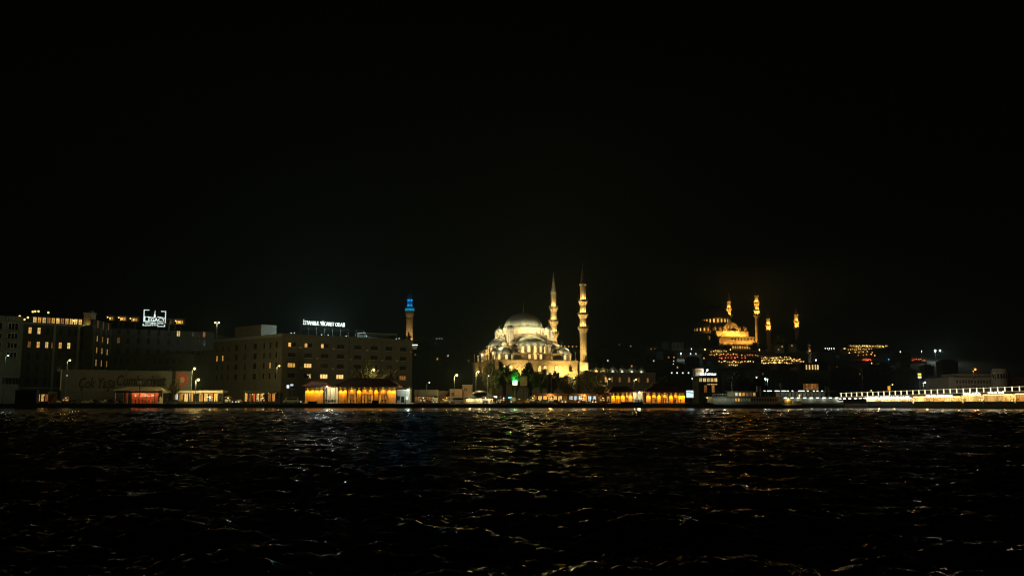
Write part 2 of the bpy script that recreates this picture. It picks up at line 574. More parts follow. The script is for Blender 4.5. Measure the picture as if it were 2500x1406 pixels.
# drum and main dome
rd = 9.75
drum = MB().lathe([(rd, z4 + .2), (rd, z5 - .35), (rd + .45, z5 - .25), (rd + .45, z5), (rd - .2, z5 + .1)], 48).build('drum', STONE, mosque)
for k in range(24):
    a = 2 * PI * k / 24
    arch_window(drum, (rd * math.cos(a), rd * math.sin(a), z4 + .75), a + PI / 2, 0.9, 1.9, WIN_M, rim=.15, proud=.12)
dome = MB().lathe([(rd - .3, z5)] + dome_prof(rd - .5, zd - z5, 12, z5 + .15), 72, rib=3, ribh=.008).build('dome', LEAD, mosque, smooth=True)
finial(dome, (0, 0, zd), ZP(733, 450) - zd)
for k in range(14):                        # lamps on the terrace that wash the drum
    a = 2 * PI * (k + .5) / 14
    r = rd + 2.6
    lamp('POINT', (r * math.cos(a), r * math.sin(a), z4 + 1.0), 1500, (1.0, .78, .34), mosque, .15)
DOMEW = (1.0, .92, .52)
for k in range(4):                         # floods on short masts, added at the roof corners to wash the dome
    a = 2 * PI * k / 4 + PI / 4
    X, Y = 27.3 * math.cos(a), 27.3 * math.sin(a)
    ms_ = MB().tube((X, Y, z1), (X, Y, z1 + 4.2), .09).build('added_mast', METAL, mosque)
    MB().box(X - .4, X + .4, Y - .4, Y + .4, z1 + 4.2, z1 + 4.5).build('floodlight', METAL, ms_)
    lamp('SPOT', (X, Y, z1 + 4.8), 15000, DOMEW, mosque, .3, (3 * math.cos(a), 3 * math.sin(a), z5 + 1.5), 58, 1.0)
for k in range(16):                        # small lamps on the cornice graze the foot of the dome
    a = 2 * PI * (k + .25) / 16
    lamp('POINT', ((rd + 1.3) * math.cos(a), (rd + 1.3) * math.sin(a), z5 - .1), 230, DOMEW, mosque, .1)
# half domes on all four sides, each on a windowed half drum
hd = ZP(820, 442)
for k, a in enumerate((-PI / 2, 0, PI / 2, PI)):
    cx, cyy = 9.3 * math.cos(a), 9.3 * math.sin(a)
    rr = 8.1
    sd = MB().lathe([(rr, z2), (rr, z3 - .3), (rr + .3, z3 - .2), (rr + .3, z3 + .05), (rr - .1, z3 + .12)], 40, (cx, cyy, 0)).build('half_drum', STONE2, mosque)
    for j in range(-4, 5):
        t = a + j * R(20.5)
        arch_window(sd, (cx + rr * math.cos(t), cyy + rr * math.sin(t), z2 + .7), t + PI / 2, 1.35, z3 - z2 - 1.15, WIN_M, STONE2, rim=.2)
    MB().lathe([(rr - .05, z3)] + dome_prof(rr - .2, hd - z3, 9, z3 + .1), 48, (cx, cyy, 0), rib=3, ribh=.008).build('half_dome', LEAD, mosque, smooth=True)
    for j in range(-3, 4):
        t = a + j * R(24)
        if k != 2:
            lamp('POINT', (cx + (rr + 1.1) * math.cos(t), cyy + (rr + 1.1) * math.sin(t), z3 + .05), 120, DOMEW, mosque, .1)
    # the great arch behind the half dome
    ap = MB()
    for q in range(12):
        t0, t1 = PI * q / 12, PI * (q + 1) / 12
        for (ra, rb) in ((8.3, 9.0),):
            pts = [(math.cos(t) * r_, z3 + .2 + (hd + 1.3 - z3) * math.sin(t) * r_ / 9.0) for t, r_ in ((t0, ra), (t1, ra), (t1, rb), (t0, rb))]
            ap.plate(pts[::-1], -11.5, -10.95)
    ao = ap.build('great_arch', STONE2, mosque)
    ao.rotation_euler = (0, 0, a + PI / 2)
    for j in (-1, 0, 1):                    # lamps at the foot of the half drum
        t = a + j * R(42)
        lamp('POINT', (cx + (rr + 1.1) * math.cos(t), cyy + (rr + 1.1) * math.sin(t), z2 + .5), 170, WARM, mosque, .15)
# corner domes on octagons
zc = ZP(846, 432)
for cx in (-14.3, 14.3):
    for cyy in (-14.3, 14.3):
        co = MB().prism(oct_pts(cx, cyy, 4.6), z1 - .1, z2 - .15).build('corner_drum', STONE2, mosque)
        MB().prism(oct_pts(cx, cyy, 4.85), z2 - .2, z2 + .12).build('cornice', STONE, co)
        for k in range(8):
            a = PI / 4 * k
            arch_window(co, (cx + 4.25 * math.cos(a), cyy + 4.25 * math.sin(a), z1 + .55), a + PI / 2, 1.25, 2.35, WIN_M, STONE, rim=.18)
        cd = MB().lathe([(4.3, z2 + .1)] + dome_prof(4.2, zc - z2, 8, z2 + .15), 32, (cx, cyy, 0), rib=2, ribh=.012).build('corner_dome', LEAD, mosque, smooth=True)
        finial(cd, (cx, cyy, zc), 2.6)
        for q in (-.7, .0, .7):
            t = math.atan2(cyy, cx) + q
            if cyy < 0 or cx < 0:
                lamp('POINT', (cx + 5.6 * math.cos(t), cyy + 5.6 * math.sin(t), z2 + .1), 75, DOMEW, mosque, .1)
        lamp('POINT', (cx * 1.38, cyy * 1.38, z1 + .7), 300, WARM, mosque, .15)
# weight turrets at the corners of the drum
zt = ZP(807, 440)
for cx in (-9.5, 9.5):
    for cyy in (-9.5, 9.5):
        tu = MB().prism(oct_pts(cx, cyy, 2.05), z2, zt).build('turret', STONE, mosque)
        MB().prism(oct_pts(cx, cyy, 2.3), zt - .1, zt + .3).build('turret_cornice', WHITE, tu)
        td = MB().lathe(dome_prof(2.0, 2.0, 7, zt + .3), 24, (cx, cyy, 0), rib=3, ribh=.03).build('turret_dome', LEAD, tu, smooth=True)
        MB().lathe([(.16, 0), (.22, .25), (.08, .5), (.14, .8), (.02, 1.5)], 8, (cx, cyy, zt + 2.2)).build('turret_finial', GILT, tu)
        s = 1.45
        lamp('POINT', (cx * s, cyy * s, z3 + 1.6), 420, (1.0, .72, .26), mosque, .12)
# stepped buttresses with small dark domes, front and left and right
for a in (-PI / 2, PI, 0):
    for side in (-9.4, 9.6):
        for k, (dd, top, w) in enumerate(((-12.6, 838, 1.7), (-15.0, 848, 1.75), (-17.4, 860, 1.75))):
            bx, by = side, dd
            c, s = math.cos(a + PI / 2), math.sin(a + PI / 2)
            X, Y = bx * c - by * s, bx * s + by * c
            zt2 = ZP(top, 434)
            bu = MB().prism([(X - w, Y - w), (X + w, Y - w), (X + w, Y + w), (X - w, Y + w)], z2 - 2.4, zt2).build('buttress', STONE, mosque)
            MB().lathe(dome_prof(w * .98, w * 1.05, 6, zt2), 16, (X, Y, 0)).build('buttress_dome', LEAD_DARK, bu, smooth=True)
        X, Y = (side + 2.2) * c + 18.9 * s, (side + 2.2) * s - 18.9 * c
        lamp('POINT', (X, Y, z2 + .6), 170, (1.0, .8, .40), mosque, .12)
# projecting loggias with little columns, one at each end of the front
for lx in (-9.0, 10.2):
    lg = MB().box(lx - 2.3, lx + 2.3, -19.6, -17.0, z1 + .1, z1 + 1.0).box(lx - 2.3, lx + 2.3, -19.6, -17.0, z2 - .5, z2 + .1)
    lg = lg.build('loggia', STONE, mosque)
    for k in range(5):
        MB().lathe([(.16, z1 + 1.0), (.13, z2 - .7), (.22, z2 - .5)], 8, (lx - 2.1 + k * 1.05, -19.4, 0)).build('colonnette', STONE, lg)
    lamp('POINT', (lx, -18.0, z1 + 1.6), 190, (1.0, .8, .4), mosque, .15)
# windows: three tall ones in the front, arches in the lower wall
for lx in (-2.7, 0.1, 2.9):
    arch_window(mosque, (lx, -17.2, z1 + .9), 0, 1.15, 2.3, WIN_M)
for ly in (-5, 0, 5):
    arch_window(mosque, (-17.2, ly, z1 + .9), -PI / 2, 1.15, 2.3, WIN_M)
zw = ZP(906, 430)
for lx in (-15.5, -12.5, 1.2, 3.9, 9.6, 16.5):
    arch_window(mosque, (lx, -20, zw), 0, 1.5, 2.6, WIN_M if lx < 12 else GLASS)
for ly in (-14, -8, 0, 8):
    arch_window(mosque, (-20, ly, zw), -PI / 2, 1.5, 2.6, WIN_D)
for lx in (-15, -9, -3, 3, 9, 15):
    arch_window(mosque, (lx, -20, ZP(936, 430)), 0, 1.8, 3.4, WIN_D if lx < 10 else WIN_W)
big = MB()
for q in range(10):                          # relieving arch over the middle of the front wall
    t0, t1 = PI * q / 10, PI * (q + 1) / 10
    big.plate([(4 + math.cos(t) * r_, zw - .6 + math.sin(t) * r_ * 1.15) for t, r_ in ((t0, 3.9), (t0, 4.3), (t1, 4.3), (t1, 3.9))], -20.2, -19.98)
big.build('relieving_arch', STONE, mosque)
# floodlights in the forecourt and on the roof ledges
for lx, pw in ((-14.5, 2200), (-9.0, 6500), (-3.0, 1600), (5.5, 2000), (11.0, 9500), (17.5, 4200)):
    add_flood(mosque, (lx, -23.5, z1 - 8.2), (lx, -19.5, z1 - 1.0), pw, SODIUM, 120)
for ly in (-12, 0, 12):
    add_flood(mosque, (-23.0, ly, z1 - 7.0), (-19.5, ly, z1 - 1.0), 900, SODIUM, 120)
for lx in (-6.5, 0, 7.0):
    add_flood(mosque, (lx, -19.6, z1 + .5), (lx, -17.3, z2), 190, SODIUM, 130, .35)
for lx in (12.5, 15.5):                       # lit parapet boxes towards the near minaret
    add_flood(mosque, (lx + 4, -19.3, z1 + .4), (lx + 4, -19.0, z2), 40, SODIUM, 150, .3)

def minaret(parent, x, y, zb, cone0, cone1, bal, r_top, r_low, base=None, lit=1.0, cone_mat=LEAD_DARK, tip=1.0, watts=330, low_watts=0, col=SODIUM, seg=20):
    """shaft with balconies (each on a flaring corbel), lead cone and finial; lamps stand on the balconies"""
    top_b = max(bal)
    prof = []
    levels = [zb] + sorted(bal) + [cone0]
    nlev = len(levels) - 1
    for i in range(nlev):
        r = r_low + (r_top - r_low) * i / max(1, nlev - 1)
        prof += [(r * (1.03 if i == 0 else 1.0), levels[i]), (r, levels[i + 1])]
    mi = MB().lathe(prof, seg, (x, y, 0)).build('minaret', STONE, parent, smooth=False)
    for i, z in enumerate(sorted(bal)):
        r = r_low + (r_top - r_low) * i / max(1, nlev - 1)
        ro = r * 1.62
        MB().lathe([(r, z - r * 1.45), (r * 1.15, z - r * 1.1), (r * 1.2, z - r * .95), (r * 1.42, z - r * .45), (ro, z - r * .2), (ro, z), (ro, z + r * .62), (ro - .18, z + r * .62), (ro - .2, z + .05), (r, z + .05)], seg, (x, y, 0)).build('balcony', STONE, mi)
        br = MB()
        for k in range(12):
            a = 2 * PI * k / 12
            br.box(x + (ro + .04) * math.cos(a) - .12, x + (ro + .04) * math.cos(a) + .12, y + (ro + .04) * math.sin(a) - .12, y + (ro + .04) * math.sin(a) + .12, z - r * .1, z + r * .75)
        br.build('railing_posts', STONE2, mi)
        for k in range(4):
            a = 2 * PI * (k + .5) / 4 + .35
            rl = r + (ro - r) * .62
            lamp('POINT', (x + rl * math.cos(a), y + rl * math.sin(a), z + .35), watts, col, parent, .1)
    rc = r_top * (1.35 if cone_mat is LEAD_DARK else 1.1)  # ring widened under dark spires to keep lamp light off them
    MB().lathe([(rc, cone0 - .3), (rc, cone0 + .2)], seg, (x, y, 0)).build('cap_ring', WHITE, mi)
    MB().lathe([(r_top * 1.1, cone0 + .15), (r_top * .9, cone0 + (cone1 - cone0) * .12), (r_top * .42, cone0 + (cone1 - cone0) * .6), (.05, cone1)], seg, (x, y, 0)).build('spire', cone_mat, mi, smooth=True)
    finial(mi, (x, y, cone1 - .2), tip)
    return mi
ax, ay = mloc(1424, 440)
zz = lambda py: ZP(py, 440)
mn = minaret(mosque, ax, ay, zz(880), zz(695), zz(648), [zz(802), zz(768), zz(736)], 1.28, 1.5, tip=1.8, watts=2200)
ped = MB().prism(oct_pts(ax, ay, 1.75), zz(880), zz(878)).prism(oct_pts(ax, ay, 2.25), zg, zz(884))
ped.build('pedestal', STONE, mn)
MB().lathe([(2.1, zz(885)), (1.62, zz(879)), (1.55, zz(876))], 8, (ax, ay, 0)).build('pedestal_slope', STONE, mn)
for k in (-2.2, 0, 2.2):
    lamp('SPOT', (ax + k, ay - 3.6, zz(907)), 1900, SODIUM, mosque, .15, (ax, ay, zz(880)), 110, .8)
for k in range(3):                            # long throw floods on the lower shaft
    a = -PI / 2 + (k - 1) * .8
    lamp('SPOT', (ax + 4.6 * math.cos(a), ay + 4.6 * math.sin(a), zz(884)), 2600, SODIUM, mosque, .15, (ax, ay, zz(835)), 42, .9)
bx, by = mloc(1352, 475)
zz = lambda py: ZP(py, 475)
mn = minaret(mosque, bx, by, zz(872), zz(716), zz(668), [zz(815), zz(785), zz(752)], 1.33, 1.55, cone_mat=LEAD, tip=1.8, watts=2200)
MB().prism(oct_pts(bx, by, 2.2), zg, zz(870)).build('pedestal', STONE, mn)
for k in range(3):
    a = -PI / 2 + (k - 1) * .9
    lamp('SPOT', (bx + 4.0 * math.cos(a), by + 4.0 * math.sin(a), zz(850)), 1800, SODIUM, mosque, .15, (bx, by, zz(825)), 60, .9)

# courtyard arcade with its row of small domes, running to the right of the near minaret
ca, cb = (P(1440, 910, 440).x, 440.0), (P(1600, 910, 455).x, 455.0)
L = math.hypot(cb[0] - ca[0], cb[1] - ca[1])
cang = edge_angle(ca, cb)
court = thing('mosque_courtyard', 'long stone courtyard wing with a row of small lead domes beside the near minaret', 'courtyard', (ca[0], ca[1], 0), cang)
zt = ZP(908, 441)
MB().box(0, L, 0, 24, zg, zt).build('wall', STONE2, court)
MB().box(-.2, L + .2, -.3, 0, zt - .4, zt + .15).build('cornice', STONE, court)
for i, px in enumerate((1463, 1480, 1503, 1526, 1549, 1573)):
    s = edge_s(ca, cb, px)
    r = 2.05
    cd = MB().lathe([(r * 1.1, zt), (r * 1.1, zt + .5)] + dome_prof(r, 1.9, 7, zt + .5), 24, (s, 2.6, 0), rib=3, ribh=.02).build('small_dome', LEAD, court, smooth=True)
    finial(cd, (s, 2.6, zt + 2.3), 2.3, GALV)
    lamp('POINT', (s - 1.5, .35, zt + .35), 60 if i > 0 else 130, (.85, .95, .75) if i > 1 else SODIUM, court, .1)
    MB().box(s - .3, s + .3, .1, .35, zt + .15, zt + .4).build('floodlight', METAL, court)
for i, px in enumerate((1455, 1478, 1493, 1512, 1535, 1558, 1580)):
    s = edge_s(ca, cb, px)
    arch_window(court, (s, 0, ZP(932, 441)), 0, 1.1, 2.4, WIN_D if i > 1 else WIN_W, STONE2)
for px in (1452, 1476):
    s = edge_s(ca, cb, px)
    lamp('SPOT', (s, -1.0, zt - .4), 55, SODIUM, court, .1, (s, -.1, zt - 6), 90, .8)
for k in range(9):
    s = L * (k + .5) / 9
    finial(court, (s, 8.5, zt + 1.8), 2.0, GALV)
    MB().lathe(dome_prof(1.9, 1.8, 6, zt), 18, (s, 8.5, 0)).build('small_dome', LEAD, court, smooth=True)

# ------------------------------------------------------------------ the second mosque on the hilltop
SY = 1130.0
SP = lambda px, py: P(px, py, SY)
sm = thing('mosque', 'distant amber-lit mosque on the hilltop with dark dome and four minarets', 'mosque', (SP(1757, 850).x, SY, 0), R(9))
sx = lambda px: (px - 1757) * M(SY)
sz = lambda py: ZP(py, SY - 12)
zg2 = sz(866)
HAMB = (1.0, 0.47, 0.07)
WIN_S = emit('lit_hill_mosque_glass', (1.0, 0.50, 0.10), 1.3, vary=0.3)
MB().box(sx(1712), sx(1848), -18, 36, zg2 - 25, sz(822)).build('lower_wall', STONE2, sm)
MB().box(sx(1735), sx(1822), -12, 30, sz(822), sz(808)).build('upper_wall', STONE2, sm)
MB().box(sx(1728), sx(1790), -6, 26, sz(808), sz(787)).build('core_wall', STONE2, sm)
rdm = (1792 - 1723) / 2 * M(SY)
cxm, cym = sx(1757), 9
dr = MB().lathe([(rdm, sz(787)), (rdm, sz(776)), (rdm + .8, sz(775)), (rdm + .8, sz(774))], 40, (cxm, cym, 0)).build('drum', STONE2, sm)
for k in range(24):
    a = 2 * PI * k / 24
    arch_window(dr, (cxm + rdm * math.cos(a), cym + rdm * math.sin(a), sz(785.5)), a + PI / 2, 2.2, 4.3, WIN_S, LEAD_DARK, rim=.4, proud=.8)
dm = MB().lathe(dome_prof(rdm - .6, 15.5, 9, sz(774)), 40, (cxm, cym, 0)).build('dome', LEAD_DARK, sm, smooth=True)
finial(dm, (cxm, cym, sz(774) + 15.3), 5)
cxl = sx(1722)
hdr = MB().lathe([(11.5, sz(812)), (11.5, sz(799)), (12, sz(798)), (12, sz(797))], 32, (cxl, 6, 0)).build('half_drum', STONE2, sm)
for k in range(16):
    a = 2 * PI * k / 16 + .1
    arch_window(hdr, (cxl + 11.5 * math.cos(a), 6 + 11.5 * math.sin(a), sz(807)), a + PI / 2, 1.7, 3.6, WIN_S, LEAD_DARK, rim=.35, proud=.6)
MB().lathe(dome_prof(11.4, 8.5, 7, sz(797)), 32, (cxl, 6, 0)).build('half_dome', LEAD_DARK, sm, smooth=True)
# the great lit arch of the front
ap = MB()
ccx, rar = sx(1778), (1799 - 1757) / 2 * M(SY)
for q in range(14):
    t0, t1 = PI * q / 14, PI * (q + 1) / 14
    ap.plate([(ccx + math.cos(t) * r_, sz(811) + math.sin(t) * r_ * 1.2) for t, r_ in ((t0, rar - 1.6), (t0, rar), (t1, rar), (t1, rar - 1.6))], -12.4, -6)
ap.build('great_arch', STONE, sm)
ty = [(ccx + math.cos(PI * q / 14) * (rar - 1.6), sz(811) + math.sin(PI * q / 14) * (rar - 1.6) * 1.2) for q in range(15)]
tym = MB().plate(ty, -9, -6.2).build('tympanum', STONE, sm)
for j, (dx_, dz_) in enumerate(((-4.5, 1), (0, 1), (4.5, 1), (-2.2, 5.5), (2.2, 5.5))):
    arch_window(tym, (ccx + dx_, -9.0, sz(811) + dz_), 0, 1.4, 3.0, WIN_S)
MB().lathe(dome_prof(4.6, 4.0, 6, sz(809)), 20, (ccx + 1.5, -13.5, 0)).build('porch_dome', LEAD_DARK, sm, smooth=True)
for px in (1737, 1752, 1800, 1815):
    MB().lathe([(2.6, sz(808)), (2.6, sz(800))] + dome_prof(2.5, 2.6, 5, sz(800)), 12, (sx(px), -9, 0)).build('turret', STONE2, sm)
for k in range(4):
    lamp('POINT', (ccx - 7 + k * 4.6, -15.5, sz(812)), 3600, HAMB, sm, .4)
for px in (1737, 1750, 1776, 1798, 1810, 1836, 1843):
    lamp('POINT', (sx(px), -15.5, sz(819)), 3400, HAMB, sm, .3)
for px in (1790, 1802, 1814, 1826, 1838, 1722, 1738, 1758, 1774):
    add_flood(sm, (sx(px), -23, sz(841)), (sx(px), -18, sz(828)), 5200 if px > 1780 else 4200, HAMB, 140, 1.0)
ar = MB().box(sx(1770), sx(1828), -22, -18, sz(850), sz(843)).build('porch_arcade', STONE, sm)
for px in range(1773, 1827, 6):
    arch_window(ar, (sx(px), -22, sz(852)), 0, 1.7, 3.4, WIN_W if px % 4 else WIN_D, rim=.3)
for px in range(1775, 1846, 8):
    arch_window(sm, (sx(px), -18, sz(832)), 0, 1.6, 3.6, GLASS, STONE, rim=.3)
for px, Yl, zb, c0, c1, bal, w in ((1781, 22, 800, 737, 713, (772, 754), 9000), (1849, -14, 858, 722, 694, (770, 758, 740), 8000), (1876, 60, 850, 779, 760, (808, 794), 9000), (1945, 70, 850, 769, 748, (801, 786), 9000)):
    zq = lambda py: ZP(py, SY + Yl)
    X = (P(px, 800, SY + Yl).x - SP(1757, 850).x)
    mi = minaret(sm, X * math.cos(R(9)) + Yl * math.sin(R(9)), -X * math.sin(R(9)) + Yl * math.cos(R(9)), zq(zb) - 20, zq(c0), zq(c1), [zq(q) for q in bal], 2.0, 2.5, watts=w, col=HAMB, seg=14, tip=2)

# ------------------------------------------------------------------ the blue-lit fire tower
TY = 1050.0
tw = thing('fire_tower', 'slender round stone tower with blue-lit lantern top above the office roof', 'tower', (P(1000, 780, TY).x, TY, 0))
tz = lambda py: ZP(py, TY)
mt = M(TY)
BLUE = (0.0, 0.30, 0.85)
MB().lathe([(8.6 * mt, tz(850)), (8.0 * mt, tz(781)), (8.6 * mt, tz(780.5)), (8.6 * mt, tz(779)), (7.9 * mt, tz(778.5)), (8.0 * mt, tz(775)), (8.4 * mt, tz(774.5)), (10.3 * mt, tz(766))], 24).build('shaft', STONE, tw)
ga = MB().lathe([(10.3 * mt, tz(766)), (11.2 * mt, tz(760)), (11.2 * mt, tz(752)), (12.2 * mt, tz(751.5)), (12.2 * mt, tz(749)), (6.5 * mt, tz(748.5)), (6.5 * mt, tz(744))], 24).build('gallery', PLASTER_BL, tw)
wb = emit('lit_room_blue', (0.0, 0.5, 0.85), 0.6)
for k in range(20):
    a = 2 * PI * k / 20
    window(ga, (11.2 * mt * math.cos(a) + .95 * math.sin(a), 11.2 * mt * math.sin(a) - .95 * math.cos(a), tz(759.5)), a + PI / 2, 1.9, 2.9, wb, DARK, 0, 0, depth=-.15)
for q, (r0, r1, a_, b_) in enumerate(((6.6, 6.2, 744, 732), (5.9, 5.5, 732, 719))):
    MB().lathe([(r0 * mt, tz(a_)), (r1 * mt, tz(b_)), (r1 * mt + .4, tz(b_)), (r1 * mt + .4, tz(b_ - 1)), (.5, tz(b_ - 3))], 20).build('lantern', PLASTER_BL, tw)
for k in range(6):
    a = 2 * PI * k / 6 + .25
    lamp('POINT', (9.5 * mt * math.cos(a), 9.5 * mt * math.sin(a), tz(747)), 700, BLUE, tw, .3)
    lamp('POINT', (7.6 * mt * math.cos(a), 7.6 * mt * math.sin(a), tz(733)), 420, BLUE, tw, .3)
for k in range(3):
    a = -PI / 2 + (k - 1) * .9
    lamp('SPOT', (13 * math.cos(a), 13 * math.sin(a), tz(838)), 8000, (1, .60, .2), tw, .5, (0, 0, tz(800)), 90, .8)
MB().tube((0, 0, tz(716)), (0, 0, tz(706)), .25, .1).build('flagpole', GALV, tw)

# ------------------------------------------------------------------ buildings along the quay, left to right
def facade_rows(root, A, B, edge_i, cols, rows, holes, refpy, zref):
    """columns given as photo px, rows as (z centre, height); returns the openings"""
    out = []
    for (px, w) in cols:
        s = edge_s(A, B, px)
        for zc_, h in rows:
            out.append((s - w / 2, s + w / 2, zc_ - h / 2, zc_ + h / 2))
    holes.setdefault(edge_i, []).extend(out)
    return out

# -- block at the very left
A, B = (P(-90, 870, 366).x, 366.0), (P(52, 870, 376).x, 376.0)
C_, D_ = (P(50, 870, 398).x, 398.0), (A[0] - 6, A[1] + 25)
z_ = lambda py: ZP(py, 375)
holes = {}
cols = [(27, 3.6), (-12, 3.6), (-50, 3.6)]
rows = [(z_(797), 2.8), (z_(820), 2.3), (z_(843), 2.3), (z_(866), 2.3)]
op = facade_rows(None, A, B, 0, cols, rows, holes, 0, 0)
bl = thing('apartment_block', 'pale green-grey apartment block at the left edge with dark bay windows and dim rooftop letters', 'building')
walls([A, B, C_, D_], QZ, z_(772), holes).build('wall', PLASTER_G, bl)
an = edge_angle(A, B)
for (s0, s1, e, g) in op:
    p = at_edge(A, B, s0)
    window(bl, (p[0], p[1], e), an, s1 - s0, g - e, GLASS, WHITE, 2, 0)
    p = at_edge(A, B, s0 - .3, -.9)
    MB().box(0, s1 - s0 + .6, 0, .9, -.5, -.08).build('balcony', PLASTER_G, bl, (p[0], p[1], e), an)
p = at_edge(A, B, edge_s(A, B, 26), -.2)
text('MAX', 1.9, mat('dim_letters', (.5, .5, .45), .6), bl, (p[0], p[1], z_(778)), (PI / 2, 0, an), width=28 * M(375))
p = at_edge(A, B, 0, -3.0)
sh = MB().box(0, edge_s(A, B, 47), 0, 3, QZ, z_(915)).build('shop_front', PLASTER_BL, bl, (p[0], p[1], 0), an)
for px in (-40, 8, 32):
    q = at_edge(A, B, edge_s(A, B, px), -3.25)
    window(bl, (q[0], q[1], z_(938)), an, 3.4, 2.6, GLASS, METAL, 2, 0)

# -- hotel: long left wing, corner tower, short lit wing, dark back wing
A, B = (P(47, 860, 380).x, 380.0), (P(206, 860, 396).x, 396.0)
B2 = (P(222, 860, 394).x, 394.0)
C2 = (P(268, 860, 420).x, 420.0)
D2 = (P(520, 860, 442).x, 442.0)
foot = [A, B, (B[0], B2[1]), B2, C2, D2, (D2[0], 475.0), (A[0] - 4, 475.0)]
z_ = lambda py: ZP(py, 381)
zroof = z_(788)
holes = {}
hotel = thing('hotel', 'big dark old hotel with lit rooftop restaurant and scattered amber windows', 'hotel')
rowsA = [(z_(806), 2.7), (z_(840), 2.6), (z_(868), 3.1), (z_(899), 3.3), (z_(930), 3.3)]
colsA = [(69, 1.25), (91, 1.25), (112, 1.25), (126, .8), (145, 1.25), (166, 1.25), (181, 1.0), (196, 1.0)]
opA = facade_rows(None, A, B, 0, colsA, rowsA, holes, 0, 0)
z2_ = lambda py: ZP(py, 405)
rowsB = [(z2_(793), 3.4), (z2_(828), 2.7), (z2_(856), 2.7), (z2_(886), 2.9), (z2_(918), 2.9)]
colsB = [(235, 1.5), (248, 1.5), (261, 1.5)]
opB = facade_rows(None, B2, C2, 3, colsB, rowsB, holes, 0, 0)
z3_ = lambda py: ZP(py, 428)
rowsC = [(z3_(812), 2.6), (z3_(833), 2.6), (z3_(858), 2.6)]
colsC = [(287, 1.3), (310, 1.3), (335, 1.3), (360, 1.3), (385, 1.3), (410, 1.3), (433, 1.6), (470, 1.2), (484, 1.2), (496, 1.2)]
opC = facade_rows(None, C2, D2, 4, colsC, rowsC, holes, 0, 0)
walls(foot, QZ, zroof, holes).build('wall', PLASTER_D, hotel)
an = edge_angle(A, B)
litA = {(69, 0): WIN_W, (91, 0): WIN_P, (69, 1): WIN_D, (91, 1): WIN_W, (112, 1): WIN_P, (126, 1): WIN_D, (145, 1): WIN_W, (166, 1): WIN_P}
i = 0
for (px, w) in colsA:
    for r in range(5):
        s0, s1, e, g = opA[i]
        i += 1
        p = at_edge(A, B, s0)
        window(hotel, (p[0], p[1], e), an, s1 - s0, g - e, litA.get((px, r), GLASS), DARK, 1, 1, depth=.18)
ab = edge_angle(B2, C2)
i = 0
for ci, (px, w) in enumerate(colsB):
    for r in range(5):
        s0, s1, e, g = opB[i]
        i += 1
        p = at_edge(B2, C2, s0)
        window(hotel, (p[0], p[1], e), ab, s1 - s0, g - e, (WIN_D if r == 0 else WIN_W if (ci + r) % 3 else WIN_P) if r < 4 else GLASS, DARK, 1, 1, depth=.12)
ac = edge_angle(C2, D2)
i = 0
for (px, w) in colsC:
    for r in range(3):
        s0, s1, e, g = opC[i]
        i += 1
        p = at_edge(C2, D2, s0)
        pane = {(287, 1): WIN_D, (433, 0): WIN_P, (496, 0): WIN_D}.get((px, r), GLASS)
        window(hotel, (p[0], p[1], e), ac, s1 - s0, g - e, pane, DARK, 1, 1)
for px in (48, 129, 188, 204):
    p = at_edge(A, B, edge_s(A, B, px) - .5, -.35)
    MB().box(0, 1.0, 0, .35, QZ, zroof).build('pilaster', PLASTER_G, hotel, (p[0], p[1], 0), an)
for px in (226, 242, 255, 266):
    p = at_edge(B2, C2, edge_s(B2, C2, px) - .35, -.3)
    MB().box(0, .7, 0, .3, QZ, zroof).build('pilaster', PLASTER_G, hotel, (p[0], p[1], 0), ab)
L = edge_s(A, B, 206)
p = at_edge(A, B, 0, -.5)
MB().box(-.4, L, 0, .5, zroof - .5, zroof + .3).build('cornice', PLASTER_G, hotel, (p[0], p[1], 0), an)
p = at_edge(A, B, 0, -.2)
MB().box(0, L, 0, .2, z_(948), z_(945)).build('string_course', PLASTER_G, hotel, (p[0], p[1], 0), an)
tp = P(214, 800, 397)
MB().box(-1.5, 1.5, -1, 4, zroof - 1, ZP(765, 397)).hip(-1.9, 1.9, -1.4, 4.4, ZP(765, 397) + .2, ZP(758, 397), 1.2, 2.2).build('corner_tower', PLASTER_C, hotel, (tp.x, tp.y, 0))
lamp('POINT', (tp.x + .3, tp.y - 2.4, ZP(793, 397)), 60, WARM, hotel, .15)
# rooftop restaurant on the left wing: glass pavilion, tables lit, lanterns
p = at_edge(A, B, edge_s(A, B, 76), 1.6)
Lr = edge_s(A, B, 199) - edge_s(A, B, 76)
rr = MB().box(0, Lr, 0, 7, ZP(771, 383) - .25, ZP(771, 383)).box(0, Lr, 6.8, 7, zroof, ZP(771, 383) - .25).build('rooftop_pavilion', PLASTER_D, hotel, (p[0], p[1], 0), an)
hh = ZP(772, 383) - zroof - .45
for k in range(11):
    s = Lr * k / 11
    pane = (WIN_P, WIN_W, WIN_P, WIN_D, WIN_W, WIN_P, WIN_D, WIN_W, WIN_P, WIN_P, WIN_W)[k]
    window(rr, (s + .15, .2, zroof + .4), 0, Lr / 11 - .3, hh, pane, DARK, 1, 0, depth=.1)
p = at_edge(A, B, 0, .15)
ral = MB().box(0, L, 0, .06, zroof + 1.1, zroof + 1.2)
for k in range(34):
    ral.box(L * k / 34, L * k / 34 + .07, 0, .06, zroof + .3, zroof + 1.1)
ral.build('railing', METAL, hotel, (p[0], p[1], 0), an)
for px, py in ((48, 772), (68, 775), (80, 761), (86, 760), (94, 760), (118, 763), (60, 780), (180, 783)):
    q = P(px, py, 386)
    lm = new_obj('terrace_lamp', bulb_mesh((1, .62, .16), 2.2, .42), hotel, q)
    MB().tube((0, 0, -.4), (0, 0, zroof - q.z), .06).build('post', METAL, lm)
